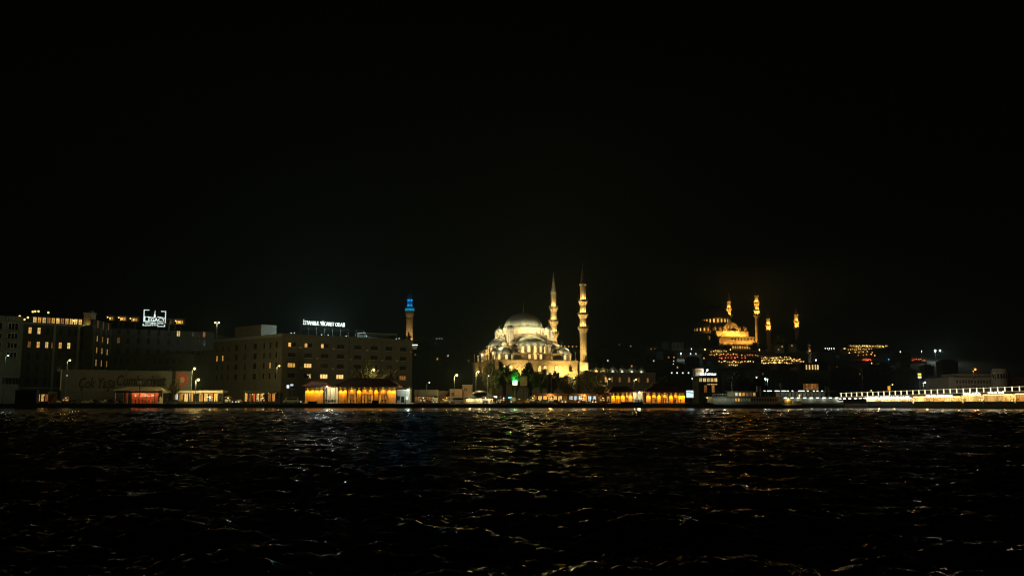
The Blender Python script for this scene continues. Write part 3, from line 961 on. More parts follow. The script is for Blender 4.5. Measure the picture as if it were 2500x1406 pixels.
# rooftop kiosks on the back wing
for (x0, x1, y0) in ((257, 277, 775), (283, 307, 776), (311, 336, 778), (405, 419, 784), (421, 447, 784)):
    a, c = P(x0, y0, 428), P(x1, y0, 431)
    w = c.x - a.x
    kz = a.z
    kk = MB().box(0, w, 0, 4, kz - 1.4, kz - 1.2).box(0, w, 3.8, 4, kz - 1.2, kz + 1.1).box(-.3, w + .3, -.4, 4.2, kz + 1.1, kz + 1.3).box(0, .15, 0, .15, kz - 1.2, kz + 1.1).box(w - .15, w, 0, .15, kz - 1.2, kz + 1.1).box(.5, .7, 1, 1.2, zroof - 1, kz - 1.2).box(w - .7, w - .5, 1, 1.2, zroof - 1, kz - 1.2)
    ko = kk.build('rooftop_kiosk', PLASTER_B, hotel, (a.x, 429, 0))
    window(ko, (.3, 2.6, kz - 1.0), 0, w - .6, 1.7, WIN_D if x0 in (405,) else WIN_W, DARK, 3, 0, depth=.1)
    for k in range(2 if x0 != 405 else 0):
        new_obj('lamp', bulb_mesh((1, .6, .15), 1.8, .35), ko, (w * (.3 + .45 * k), -.2, kz + .2 - .5 * k))
# rooftop sign of the hotel
sg = P(377, 777, 426)
sign = thing('hotel_sign', 'white lit rooftop sign reading LEGACY OTTOMAN HOTEL in a broken square frame', 'sign', (sg.x, sg.y, 0), R(6))
SGN = emit('sign_white', (.82, 1.0, .92), 1.0, sample=False)
ms = M(426)
fr = lambda px, py: ((px - 377) * ms, ZP(py, 426))
def bar(x0, y0, x1, y1, w=.32, name='frame_bar'):
    (a, za), (c, zc__) = fr(x0, y0), fr(x1, y1)
    o = MB().box(min(a, c) - w / 2, max(a, c) + w / 2, -.12, .12, min(za, zc__) - w / 2, max(za, zc__) + w / 2)
    return o.build(name, SGN, sign)
for q in ((352, 757, 363, 757), (352, 758.6, 352, 785), (393, 760, 403, 760), (403, 761.6, 403, 788), (351, 794.5, 367, 794.5), (351, 791, 351, 793), (386, 796.5, 402, 796.5), (402, 793, 402, 795)):
    bar(*q)
x, z = fr(381, 782)
text('L', 1.0, SGN, sign, (fr(356.5, 0)[0], -.05, ZP(779.5, 426)), bold=.02).scale = (3.6, 3.5, 1)
text('EGACY', 2.4, SGN, sign, (fr(382, 0)[0], -.05, ZP(781, 426)), width=40 * ms, bold=.05)
text('OTTOMAN HOTEL', 1.25, SGN, sign, (fr(377.5, 0)[0], -.05, ZP(789, 426)), width=44 * ms, bold=.03)
for k in range(5):
    x, z = fr(369.5 + k * 4, 793.8)
    MB().plate([(x + .33 * (1 if j % 2 == 0 else .45) * math.sin(2 * PI * j / 10), z + .33 * (1 if j % 2 == 0 else .45) * math.cos(2 * PI * j / 10)) for j in range(10)], -.1, .1).build('star', SGN, sign)
x, z = fr(377.5, 775.5)
fl = MB().plate([(x - .45, z), (x + .35, z), (x + .45, z + .9), (x + .2, z + 1.7), (x + .1, z + 2.1), (x + .22, z + 2.7), (x + .05, z + 3.1), (x + .18, z + 3.6), (x - .02, z + 2.9), (x - .12, z + 2.1), (x - .2, z + 1.7), (x - .4, z + .8)][::-1], -.1, .1)
fl.build('tower_emblem', SGN, sign)
for (a0, a1, pk) in ((354, 374, 363), (383, 400, 387)):
    x0, z0 = fr(a0, 774)
    x1, z1_ = fr(a1, 775)
    xp, zp = fr(pk, 772.6)
    MB().plate([(x0, z0 - .02), (x1, z1_ - .12), (x1, z1_ + .02), (xp, zp), (x0, z0 + .1)], -.08, .08).build('wave_emblem', SGN, sign)
bk = MB()
for px in (356, 370, 385, 400):
    x, z = fr(px, 797)
    bk.box(x - .08, x + .08, .25, .4, zroof - 1.0, ZP(760, 426))
bk.build('sign_frame', METAL, sign)
lamp('POINT', (0, -1.2, ZP(780, 426)), 70, (.82, 1.0, .92), sign, .5)

# -- low hall behind the hoarding
A, B = (P(266, 900, 405).x, 405.0), (P(462, 900, 412).x, 412.0)
holes = {}
z_ = lambda py: ZP(py, 405)
hall = thing('market_hall', 'low dark building between the hoarding and the hotel', 'building')
op = facade_rows(None, A, B, 0, [(280 + 16 * k, 1.6) for k in range(11)], [(z_(880), 2.6)], holes, 0, 0)
walls([A, B, (B[0], 418), (A[0], 418)], QZ, z_(862), holes).build('wall', PLASTER_D, hall)
an = edge_angle(A, B)
for (s0, s1, e, g) in op:
    p = at_edge(A, B, s0)
    window(hall, (p[0], p[1], e), an, s1 - s0, g - e, GLASS, METAL, 1, 1)

# -- the printed hoarding
BY = 352.0
hw0, hw1 = P(150, 930, BY).x, P(466, 930, BY).x
ho = thing('banner_hoarding', 'long pale printed hoarding with dark script and a red roundel behind the quay', 'hoarding', (hw0, BY, 0))
BAN = mat('printed_canvas', (.11, .118, .112), .9, .15, .8)
zt = ZP(902, BY)
npan = 6
wp = (hw1 - hw0) / npan
for k in range(npan):
    MB().box(k * wp + .05, (k + 1) * wp - .05, 0, .18, QZ + 1.2, zt - .12 * k).build('panel', BAN, ho)
    MB().box(k * wp - .1, k * wp + .1, .2, .45, QZ, zt + .2).build('post', METAL, ho)
MB().box(-.35, -.05, -.15, .3, ZP(952, BY), zt + .1).build('edge_post', CREAM, ho)
INK = mat('dark_print', (.02, .018, .018), .9, .1, 2)
REDP = mat('red_print', (.38, .06, .03), .9, .15, 2)
tx = lambda px: P(px, 930, BY).x - hw0
text('Çok Yaşa', 5.6, INK, ho, (tx(236), -.03, ZP(936, BY)), width=88 * M(BY), shear=.25, ext=.01, bold=.11)
text('Cumhuriyet', 5.6, INK, ho, (tx(342), -.03, ZP(930, BY)), width=120 * M(BY), shear=.25, ext=.01, bold=.11)
text('1', 8.6, INK, ho, (tx(424), -.03, ZP(929, BY)), ext=.01, bold=.2)
cx_, cz_ = tx(445), ZP(926, BY)
ring = MB()
for q in range(24):
    t0, t1 = 2 * PI * q / 24 + PI * 0, 2 * PI * (q + 1) / 24
    ring.plate([(cx_ + math.cos(t) * r_, cz_ + math.sin(t) * r_ * 1.15) for t, r_ in ((t0, 1.25), (t0, 2.15), (t1, 2.15), (t1, 1.25))], -.05, -.01)
ring.build('red_ring_print', REDP, ho)
MB().plate([(cx_ + .9 * math.cos(2 * PI * q / 14), cz_ - .1 + 1.1 * math.sin(2 * PI * q / 14)) for q in range(14)][::-1], -.05, -.01).build('tinted_disc_print', mat('pink_print', (.42, .25, .19), .9, .2, 3), ho)

# -- chamber of commerce block
K, LE, RE = (P(688, 880, 362).x, 362.0), (P(520, 880, 400).x, 400.0), (P(1006, 880, 402).x, 402.0)
z_ = lambda py: ZP(py, 364)
zr = z_(818)
foot = [LE, K, RE, (RE[0] - 4, 440.0), (LE[0], 440.0)]
holes = {}
ito = thing('office_block', 'wide brown six-storey office block under the white rooftop letters', 'building')
rowsR = [(z_(841), 1.75), (z_(866), 1.75), (z_(891), 1.8), (z_(917), 1.85), (z_(943), 1.85)]
colsR = [(712, 3.3), (752, 3.4), (792, 3.4), (831, 3.4), (873, 3.4), (913, 3.4), (949, 3.3), (984, 3.3)]
opR = facade_rows(None, K, RE, 1, colsR, rowsR, holes, 0, 0)
colsL = [(529, 1.2), (543, 1.2), (557, 1.2), (576, 2.3), (598, 1.2), (622, 2.3), (644, 1.2), (659, 1.2), (674, 1.2)]
rowsL = [(r, 2.3) for r, h in rowsR[:4]]
opL = facade_rows(None, LE, K, 0, colsL, rowsL, holes, 0, 0)
walls(foot, QZ, zr, holes).build('wall', PLASTER_B, ito)
an = edge_angle(K, RE)
lit = {(712, 0): WIN_W, (752, 0): WIN_W, (792, 0): WIN_W, (712, 2): WIN_W, (752, 2): WIN_P, (792, 3): WIN_P, (831, 3): WIN_P, (949, 3): WIN_W, (984, 3): WIN_D}
i = 0
for (px, w) in colsR:
    for r in range(5):
        s0, s1, e, g = opR[i]
        i += 1
        p = at_edge(K, RE, s0)
        pane = lit.get((px, r), GLASS)
        if r == 0 and pane is WIN_W:                 # only one light of three is on
            window(ito, (p[0], p[1], e), an, (s1 - s0) * .42, g - e, pane, DARK, 0, 0, depth=.2)
            q = at_edge(K, RE, s0 + (s1 - s0) * .42)
            window(ito, (q[0], q[1], e), an, (s1 - s0) * .58, g - e, GLASS, DARK, 1, 0, depth=.2)
        else:
            window(ito, (p[0], p[1], e), an, s1 - s0, g - e, pane, DARK, 2, 0, depth=.2)
        sl = at_edge(K, RE, s0 - .1, -.12)
        MB().box(0, s1 - s0 + .2, 0, .14, e - .14, e - .01).build('window_sill', PLASTER_C, ito, (sl[0], sl[1], 0), an)
al = edge_angle(LE, K)
i = 0
for (px, w) in colsL:
    for r in range(4):
        s0, s1, e, g = opL[i]
        i += 1
        p = at_edge(LE, K, s0)
        window(ito, (p[0], p[1], e), al, s1 - s0, g - e, {(529, 1): WIN_W, (543, 1): WIN_W, (659, 2): WIN_W}.get((px, r), GLASS), DARK, 0 if w < 2 else 1, 1, depth=.2)
acm = MB().box(0, .95, -.38, 0, 0, .65).box(.1, .7, -.41, -.381, .08, .57).mesh('air_conditioner', PLASTER_C)
for px, r in ((730, 0), (771, 1), (733, 2), (811, 0), (852, 1), (810, 2), (893, 0), (932, 2), (966, 1), (930, 1), (855, 3), (1000, 0)):
    p = at_edge(K, RE, edge_s(K, RE, px))
    new_obj('air_conditioner', acm, ito, (p[0], p[1], rowsR[r][0] - 1.3), (0, 0, an))
for px in (732, 852, 932):
    p = at_edge(K, RE, edge_s(K, RE, px), -.12)
    MB().tube((0, 0, QZ), (0, 0, zr - .6), .09).build('drainpipe', PLASTER_D, ito, (p[0], p[1], 0))
L1 = edge_s(K, RE, 1006)
p = at_edge(K, RE, 0, -.3)
MB().box(0, L1 + .3, 0, .3, zr - .6, zr + .5).build('parapet', PLASTER_B, ito, (p[0], p[1], 0), an)
for zb in (z_(853), z_(904)):
    MB().box(0, L1, .18, .3, zb - .12, zb + .12).build('string_course', PLASTER_B, ito, (p[0], p[1], 0), an)
p = at_edge(LE, K, 0, -.3)
L2 = edge_s(LE, K, 688)
MB().box(-.3, L2, 0, .3, zr - .6, zr + .5).build('parapet', PLASTER_BL, ito, (p[0], p[1], 0), al)
q0, q1 = edge_s(LE, K, 570), edge_s(LE, K, 634)
p = at_edge(LE, K, q0, .2)
MB().box(0, q1 - q0, 0, 7, zr - .2, ZP(797, 384)).build('stair_tower', PLASTER_B, ito, (p[0], p[1], 0), al)
p = at_edge(K, RE, edge_s(K, RE, 895), 1.5)
wR = edge_s(K, RE, 972) - edge_s(K, RE, 895)
MB().box(0, wR, 0, 6, zr + 2.6, zr + 2.85).box(0, .2, 0, .2, zr, zr + 2.6).box(wR - .2, wR, 0, .2, zr, zr + 2.6).box(0, wR, 5.8, 6, zr, zr + 2.6).build('roof_canopy', PLASTER_BL, ito, (p[0], p[1], 0), an)
for px, zo in ((710, 1.0), (718, 1.3), (785, .9), (801, .8), (845, .8), (895, 2.0), (975, 1.2), (968, .4)):
    p = at_edge(K, RE, edge_s(K, RE, px), .4)
    new_obj('roof_lamp', bulb_mesh(COOL, 1.6, .18), ito, (p[0], p[1], zr + .5 + zo * .4))
p = at_edge(K, RE, edge_s(K, RE, 716), .1)
# its rooftop letters
p = at_edge(K, RE, edge_s(K, RE, 792), .8)
zs = ZP(791, 375)
isg = thing('rooftop_sign', 'glowing white rooftop letters reading İSTANBUL TİCARET ODASI on the office block', 'sign', (p[0], p[1], 0), an)
wI = edge_s(K, RE, 843.5) - edge_s(K, RE, 741.5)
SG2 = emit('sign_white_bright', (.86, 1.0, .93), 1.35, sample=False)
text('İSTANBUL TİCARET ODASI', 2.25, SG2, isg, (0, 0, zs), (PI / 2, 0, 0), width=wI, ext=.08, bold=.0)
xa, xb = edge_s(K, RE, 735) - edge_s(K, RE, 792), edge_s(K, RE, 890) - edge_s(K, RE, 792)
fr_ = MB().box(xa, xb, .1, .35, zs - 2.45, zs - 2.2).box(xa, xb, .1, .3, zs - 1.5, zs - 1.42)
for k in range(9):
    x = xa + (xb - xa) * k / 8
    fr_.box(x - .07, x + .07, .36, .5, zr, zs - 1.4)
fr_.build('sign_frame', METAL, isg)
for k in range(6):                                  # lamps added behind the letters to make the sign's halo
    lamp('POINT', (-wI / 2 + wI * (k + .5) / 6, .9, zs + .1), 3000, (.80, 1.0, .90), isg, .3)
# white canopy bracket on its right flank
pc = P(1012, 842, 403)
cv = thing('lit_canopy', 'small white lit canopy hanging off the office block right corner', 'canopy', (pc.x, pc.y, pc.z))
MB().box(-1.2, 1.2, -1, 1, -.15, .15).build('light_panel', emit('canopy_white', COOL, 2.0, True), cv)
MB().plate([(-1.2, -.2), (1.2, -.2), (.7, -1.8), (-.6, -1.8)][::-1], -.9, .9).build('canopy_body', WHITE, cv)

# ------------------------------------------------------------------ ferry terminals with amber wall lamps
def tiled_hip(parent, x0, x1, y0, y1, z0, z1, ins):
    o = MB().hip(x0, x1, y0, y1, z0, z1, ins).build('roof', TILE, parent)
    rb = MB()
    n = int((x1 - x0) / .8)
    cyy = (y0 + y1) / 2
    for k in range(n + 1):
        x = x0 + (x1 - x0) * k / n
        t = min(1.0, (x - x0) / ins, (x1 - x) / ins)
        if t > .04:
            rb.tube((x, y0, z0 + .05), (x, y0 + (cyy - y0) * t, z0 + (z1 - z0) * t + .05), .09, .09, 4)
    struct(rb.build('tile_ribs', TILE, o), 'stuff')
    rd_ = MB().tube((x0 + ins, cyy, z1 + .08), (x1 - ins, cyy, z1 + .08), .16, .16, 6)
    for sx_, xe in ((x0, x0 + ins), (x1, x1 - ins)):
        rd_.tube((sx_, y0, z0 + .06), (xe, cyy, z1 + .08), .14, .14, 6)
    rd_.build('ridge', TILE, o)
    return o
INT_W = emit('lit_hall_cream', (1.0, .45, .07), .38, vary=.5)
def terminal(label, Y, bays, y_eave, y_base, y_top, roofs, watts=1350):
    x0 = P(bays[0][0], 960, Y).x
    t = thing('ferry_terminal', label, 'ferry terminal', (x0, Y, 0))
    ze, zb, ztop = ZP(y_eave, Y), QZ + .25, ZP(y_top, Y)
    xe = P(bays[-1][1], 960, Y).x - x0
    MB().box(-.6, xe + .6, -.7, 9.5, QZ, zb).build('plinth', CREAM, t)
    MB().box(0, xe, 8.6, 9, zb, ze).build('back_wall', CREAM, t)
    for (a, c, kind) in bays:
        xa, xc = P(a, 960, Y).x - x0, P(c, 960, Y).x - x0
        w = xc - xa
        if kind == 'board':                               # boarded panel washed by lamps under the eave
            n = 9
            bw = MB().box(xa, xc, .12, .3, zb, ze).build('wall_panel', WOOD, t)
            for k in range(n):
                z0_, z1_ = zb + (ze - zb) * k / n, zb + (ze - zb) * (k + 1) / n
                MB().box(xa + .12, xc - .12, .0, .118, z0_ + .03, z1_ - .03).build('board', WOOD, bw)
            MB().box(xa + .1, xc - .1, -.14, -.004, ze - .95, ze - .82).build('rail', TILE_D, bw)
            m_ = max(1, round(w / 1.45))
            for k in range(m_):
                x = xa + w * (k + .5) / m_
                ld = MB().lathe([(.05, 0), (.16, -.12), (.18, -.22)], 8, (x, -.45, ze - .1)).build('wall_lamp', METAL, t)
                new_obj('bulb', bulb_mesh((1, .6, .05), 2.0, .16), ld, (x, -.45, ze - .33))
                lamp('SPOT', (x, -.5, ze - .56), watts, AMBER, t, .08, (x, .1, zb), 95, .8)
        elif kind == 'door':                              # glazed doors with the lit hall behind
            n = max(2, round(w / .95))
            for k in range(n):
                window(t, (xa + w * k / n + .05, .1, zb + .05), 0, w / n - .1, (ze - zb) * .55, INT_W if (k + int(a)) % 3 else WIN_D, TILE_D, 0, 1, depth=.1, name='door')
                window(t, (xa + w * k / n + .05, .1, zb + (ze - zb) * .6), 0, w / n - .1, (ze - zb) * .3, INT_W, WOOD, 1, 0, depth=.1)
            MB().box(xa, xc, .05, .3, zb + (ze - zb) * .56, zb + (ze - zb) * .6).build('transom', WOOD, t)
            MB().box(xa, xc, .05, .3, ze - (ze - zb) * .09, ze).build('lintel', WOOD, t)
            for k in range(max(1, n // 2)):
                x = xa + w * (k + .5) / max(1, n // 2)
                new_obj('bulb', bulb_mesh((1, .6, .05), 2.0, .14), t, (x, -.35, ze - .2))
                lamp('SPOT', (x, -.42, ze - .42), watts * .75, AMBER, t, .08, (x, .1, zb), 100, .8)
        elif kind == 'open':                              # open passage lit white
            MB().box(xa, xc, 6.5, 6.8, zb, ze).build('passage_wall', CREAM, t)
            lamp('POINT', ((xa + xc) / 2, 2.2, ze - .5), 480, (1.0, .93, .58), t, .2)
            lamp('POINT', (xa + w * .25, 4.2, ze - .6), 220, (1.0, .93, .58), t, .2)
            for k in range(3):
                MB().lathe([(.14, zb), (.12, ze)], 8, (xa + w * (k + .2) / 3, 1.5, 0)).build('column', CREAM, t)
            tb = MB().box(xa + w * .25, xc - w * .15, .2, .3, zb + .3, zb + 1.1)
            tb.build('railing_panel', GALV, t)
        elif kind == 'annex':
            MB().box(xa, xc, .3, 5, zb, zb + (ze - zb) * .78).build('ticket_booth', PLASTER_C, t)
            MB().box(xa - .15, xc + .15, .1, 5.2, zb + (ze - zb) * .78, zb + (ze - zb) * .84).build('booth_roof', WHITE, t)
            for k in range(3):
                window(t, (xa + w * (k + .12) / 3, .12, zb + (1.0 if k != 1 else .1)), 0, w / 3 * .72, 1.5 if k != 1 else 2.2, WIN_C if k == 2 else GLASS, METAL, 1, 0, depth=.1)
        for x in (xa, xc):
            MB().box(x - .11, x + .11, -.12, .4, zb, ze).build('column', CREAM, t)
    for (a, c, py) in roofs:
        xa, xc = P(a, 950, Y).x - x0, P(c, 950, Y).x - x0
        tiled_hip(t, xa - .9, xc + .9, -1.5, 10.4, ze + .3, ZP(py, Y + 4), min(4.5, (xc - xa) * .3))
    return t
TYq = 334.0
terminal('ferry terminal with amber-lit boarded walls and red hipped roofs below the office block', TYq,
         [(746, 790, 'board'), (790, 826, 'open'), (826, 848, 'board'), (848, 870, 'door'), (870, 883, 'board'), (883, 912, 'door'), (912, 925, 'board'), (925, 945, 'door'), (945, 968, 'board'), (968, 999, 'annex')],
         945, 987, 927, [(744, 792, 931), (824, 970, 925)])
terminal('second ferry terminal with amber bays and a white-lit passage below the courtyard domes', TYq,
         [(1493, 1503, 'board'), (1503, 1514, 'board'), (1514, 1527, 'board'), (1527, 1533, 'door'), (1533, 1545, 'board'), (1545, 1576, 'open'), (1576, 1590, 'board'), (1590, 1603, 'door'), (1603, 1614, 'board'), (1614, 1632, 'door'), (1632, 1644, 'board'), (1644, 1655, 'door'), (1655, 1671, 'board')],
         958, 989, 942, [(1491, 1546, 944), (1574, 1674, 944)])
# bright advertising screen at the end of the second terminal
a = P(1676, 976, 331)
scr = thing('advertising_screen', 'tall blue-white lit screen at the end of the second terminal', 'screen', (a.x, 331, 0))
w = 17 * M(331)
MB().box(0, w, -.1, .0, ZP(970, 331), ZP(953, 331)).build('screen_face', emit('screen_blue_white', (.72, .97, 1.0), 1.1, True), scr)
MB().box(-.12, w + .12, 0, .35, ZP(971, 331), ZP(952, 331)).build('housing', METAL, scr)
MB().box(.3, .5, .05, .25, QZ, ZP(971, 331)).box(w - .5, w - .3, .05, .25, QZ, ZP(971, 331)).build('post', METAL, scr)
MB().plate([(-2.2, ZP(953.5, 331)), (w * .9, ZP(958, 331)), (w * .9, ZP(960, 331)), (-.4, ZP(956, 331))][::-1], -.6, -.15).build('canopy_wing', DARK, scr)
# dark ticket kiosks and hoardings on the quay edge in front of both
for (x0, x1, yt, Y, lb) in ((752, 772, 979, 328, 'low dark stall on the quay before the first terminal'), (908, 923, 977, 328, 'dark upright cabinet before the first terminal doors'),
                            (1517, 1571, 981, 327.5, 'long dark boarding barrier before the second terminal'), (36, 88, 952, 330, 'big black shuttered kiosk near the left end of the quay'),
                            (1571, 1594, 985, 328, 'short dark barrier next to the long one at the second terminal')):
    a, c = P(x0, 980, Y).x, P(x1, 980, Y).x
    k = thing('quay_kiosk', lb, 'kiosk', (a, Y, 0))
    zt = ZP(yt, Y)
    MB().box(0, c - a, 0, 2.0, QZ + .02, zt - .15).build('cabin', DARK, k)
    MB().box(-.12, c - a + .12, -.12, 2.12, zt - .15, zt).build('lid', METAL, k)
    MB().box(.2, c - a - .2, -.04, -.003, QZ + .3, QZ + .42).build('trim', METAL, k)

# ------------------------------------------------------------------ smaller pavilions and shops on the quay
PY_ = 340.0
a, c = P(283, 960, PY_).x, P(398, 960, PY_).x
pv = thing('quay_pavilion', 'open pavilion with pale sloping roof and a bright red back wall', 'pavilion', (a, PY_, 0))
w = c - a
ze = ZP(952, PY_)
MB().hip(-.5, w + .3, -1.2, 8, ze, ZP(944.5, PY_ + 3), 3.2).build('roof', CREAM, pv)
MB().box(0, w, -.6, -.4, ze - .95, ze - .28).build('fascia', DARK, pv)
MB().box(0, w, 6.0, 6.3, QZ, ze - .3).build('back_wall', PLASTER_D, pv)
RED = mat('red_panel', (.62, .085, .02), .6, .2, 1)
xr0, xr1 = P(313, 960, PY_).x - a, P(378, 960, PY_).x - a
MB().box(xr0, xr1, 3.4, 3.6, QZ + .1, ze - 1.0).build('red_wall', RED, pv)
MB().box(P(298, 960, PY_).x - a, P(303, 960, PY_).x - a, 3.4, 3.6, QZ + .1, ze - 1.0).build('red_wall', RED, pv)
LW = mat('white_print', (.75, .7, .62), .8, .1, 2)
for (x0, x1, y0, y1) in ((335, 352, 962.5, 964.5), (329, 357, 966, 968), (360, 368, 963, 967), (320, 324, 963, 968)):
    MB().box(P(x0, 960, PY_).x - a, P(x1, 960, PY_).x - a, 3.36, 3.397, ZP(y1, PY_ + 3), ZP(y0, PY_ + 3)).build('printed_line', LW, pv)
for k in range(7):
    x = w * k / 6
    MB().box(x - .1, x + .1, -.35, -.15, QZ, ze - .3).build('post', CREAM if k in (0, 6) else METAL, pv)
for k in range(5):
    x = xr0 + (xr1 - xr0) * (k + .5) / 5
    lamp('POINT', (x, 1.6, ze - .7), 110, (1.0, .75, .4), pv, .15)
    MB().box(x - .3, x + .3, 1.4, 1.8, ze - .5, ze - .42).build('ceiling_lamp', WHITE, pv)
tp_ = MB().plate([(0, 0), (1.7, 0), (2.0, 1.5), (1.0, 2.6)][::-1], 0, .1).build('cream_side_curtain', CREAM, pv, (xr1 + .1, 2.5, QZ + .1))

def shop_row(name, label, cat, x0, x1, Y, y_top, fascia, bays, fas_mat, wall_mat, y_f=None, depth=6.0, glow=None):
    a, c = P(x0, 960, Y).x, P(x1, 960, Y).x
    t = thing(name, label, cat, (a, Y, 0))
    w = c - a
    zt = ZP(y_top, Y)
    zf = ZP(fascia, Y)
    MB().box(0, w, -.5, depth, zf, zt).build('fascia', fas_mat, t)
    MB().box(0, w, depth - .3, depth, QZ, zf).build('back_wall', wall_mat, t)
    n = len(bays)
    for i, m_ in enumerate(bays):
        xa, xc = w * i / n, w * (i + 1) / n
        MB().box(xa - .12, xa + .12, -.15, .25, QZ, zf).build('pier', wall_mat, t)
        window(t, (xa + .2, .1, QZ + .75), 0, xc - xa - .4, zf - QZ - .85, m_, DARK, 1 + i % 2, 0, depth=.15)
        MB().box(xa + .12, xc - .12, .1, .4, QZ, QZ + .7).build('stall_riser', wall_mat, t)
    MB().box(w - .12, w + .12, -.15, .25, QZ, zf).build('pier', wall_mat, t)
    nb_ = max(2, int(w / 2.1))
    for k in range(nb_):                       # bare bulbs added along the shop fronts for denser points of light
        if random.random() < .75:
            new_obj('added_bulb', bulb_mesh((1.0, random.choice((.5, .62, .75)), .2), random.choice((.7, 1.3, 2.2)), .15), t, (w * (k + random.uniform(.2, .8)) / nb_, -.75, zf - random.uniform(.1, .6)))
    if glow:
        lamp('POINT', (w * .5, -1.4, zf - .4), glow[0], glow[1], t, .3)
    return t
REDW = emit('lit_shop_red', (1.0, .16, .04), .8, vary=.4)
ORW = emit('lit_shop_orange', (1.0, .38, .07), .8, vary=.5)
BLW = emit('lit_shop_blue_white', (.62, .88, 1.0), .8, vary=.4)
shop_row('shop_arcade', 'long low arcade with cream fascia and warm shop windows beside the red pavilion', 'shops', 400, 545, 346, 953, 959,
         [WIN_W, GLASS, WIN_C, WIN_W, WIN_P, WIN_W, GLASS, WIN_W, WIN_P, ORW, WIN_W, GLASS], CREAM, PLASTER_D)
shop_row('shop_arcade', 'dim row of amber shop windows below the left wing of the office block', 'shops', 596, 682, 348, 954, 959,
         [WIN_W, WIN_D, REDW, WIN_P, WIN_W, GLASS, WIN_D, ORW, GLASS], PLASTER_D, PLASTER_D)
shop_row('food_stall', 'small orange-lit food stall near the black kiosk at the left end', 'stall', 89, 119, 336, 956, 961, [ORW, WIN_W, WIN_D], PLASTER_D, TILE_D)
shop_row('tram_shelter', 'brown walled shelter with small lights between terminal and domed kiosk', 'shelter', 1012, 1068, 352, 951, 966, [WIN_D, GLASS, WIN_D, GLASS], PLASTER_B, PLASTER_B)
shop_row('shop_arcade', 'row of bright warm shops under the trees before the mosque', 'shops', 1300, 1386, 350, 960, 965,
         [WIN_D, WIN_P, WIN_W, WIN_D, WIN_P, WIN_P, WIN_D], TILE_D, PLASTER_D, glow=(700, WARM))
shop_row('shop_arcade', 'pair of shops with pale blue-white lit panels before the dark tree', 'shops', 1388, 1457, 350, 961, 965,
         [BLW, BLW, BLW, ORW, BLW, BLW], TILE_D, PLASTER_D, glow=(600, WARM))
shop_row('market_stall', 'busy little stall with hanging bulbs left of the second terminal', 'stall', 1459, 1490, 342, 962, 966, [WIN_D, GLASS, ORW], TILE_D, TILE_D)
for (x0, x1, y0, Y, lb) in ((1098, 1128, 951, 356, 'low brown block behind the parked minibus'), (1129, 1153, 940, 360, 'taller narrow brown block behind the domed kiosk'), (1020, 1096, 955, 362, 'long low reddish wall block beyond the shelter')):
    a, c = P(x0, 960, Y).x, P(x1, 960, Y).x
    t = thing('low_building', lb, 'building', (a, Y, 0))
    zt = ZP(y0, Y)
    walls([(0, 0), (c - a, 0), (c - a, 7), (0, 7)], QZ, zt, {0: [(.6, 1.8, zt - 2.4, zt - 1.0)]}).build('wall', mat('reddish_render', (.13, .08, .06), .9, .2, .5), t)
    window(t, (.6, 0, zt - 2.4), 0, 1.2, 1.4, GLASS, METAL, 1, 0)
    MB().box(-.15, c - a + .15, -.15, 7.15, zt, zt + .2).build('coping', PLASTER_B, t)
# kiosk with a domed dark roof
a, c = P(1136, 970, 338).x, P(1207, 970, 338).x
t = thing('domed_kiosk', 'brightly lit kiosk with wide eaves and a dark domed roof', 'kiosk', (a, 338, 0))
w = c - a
ze = ZP(972, 338)
MB().hip(-.6, w + .5, -1.2, 7, ze + .2, ZP(962, 341), 2.2, 2.2).build('eaves', PLASTER_B, t)
MB().lathe([(3.2, 0), (3.0, .5), (2.2, 1.1), (1.0, 1.45), (.01, 1.5)], 20, (w * .5, 3, ZP(963, 341))).build('dome', DARK, t, smooth=True)
for i in range(6):
    window(t, (.2 + (w - .4) * i / 6, .1, QZ + (.8 if i else .1)), 0, (w - .4) / 6 - .15, ze - QZ - (.9 if i else .2), WIN_P, CREAM, 1, 0, depth=.12)
MB().box(0, w, .12, .5, QZ, QZ + .78).build('counter', PLASTER_C, t)
MB().box(0, w, 5.5, 5.8, QZ, ze).build('back_wall', CREAM, t)
for k in range(3):
    lamp('POINT', (w * (k + .5) / 3, -.7, ze - .35), 160, (1.0, .85, .5), t, .15)
# roadside signs
def board(name, label, px0, px1, py0, py1, Y, faces, cat='sign', post=True):
    a, c = P(px0, py0, Y), P(px1, py1, Y)
    t = thing(name, label, cat, (a.x, Y, 0))
    w = c.x - a.x
    MB().box(-.06, w + .06, 0, .3, c.z - .06, a.z + .06).build('housing', METAL, t)
    n = len(faces)
    for i, (col, st) in enumerate(faces):
        z1_, z0_ = a.z - (a.z - c.z) * i / n, a.z - (a.z - c.z) * (i + 1) / n
        MB().box(0.02, w - .02, -.08, -.004, z0_ + .04, z1_ - .04).build('lit_panel', emit('panel_%s_%d' % (name + str(px0), i), col, st, True), t)
    if post:
        MB().box(w / 2 - .1, w / 2 + .1, .05, .25, QZ, c.z - .06).build('post', METAL, t)
    return t
board('led_sign', 'small stacked green white and yellow lit sign before the mosque trees', 1252, 1262.5, 928.5, 940, 352, [((.25, 1.0, .45), 9), ((.75, 1.0, .85), 7), ((1.0, .85, .4), 6)])
gl = P(1257, 928, 358.5)
lamp('POINT', (gl.x, gl.y - .6, gl.z + 1.0), 1300, (.02, 1.0, .10), None, .25, name='green_leaf_fill')  # lamp added behind the billboard to turn the leaves green
board('traffic_sign', 'tiny cyan lit sign on a dark shelter below the green sign', 1241, 1249.5, 968.5, 972, 345, [((.15, .85, 1.0), 2.2)])
board('shop_sign', 'small white lit sign on a post beside the domed kiosk', 1205, 1213.5, 966.5, 971, 340, [((1, .98, .9), 2.4)])
board('billboard', 'unlit square billboard among the trees next to the green sign', 1270, 1287, 918, 942, 356, [], 'billboard')
bb = bpy.data.objects['billboard']
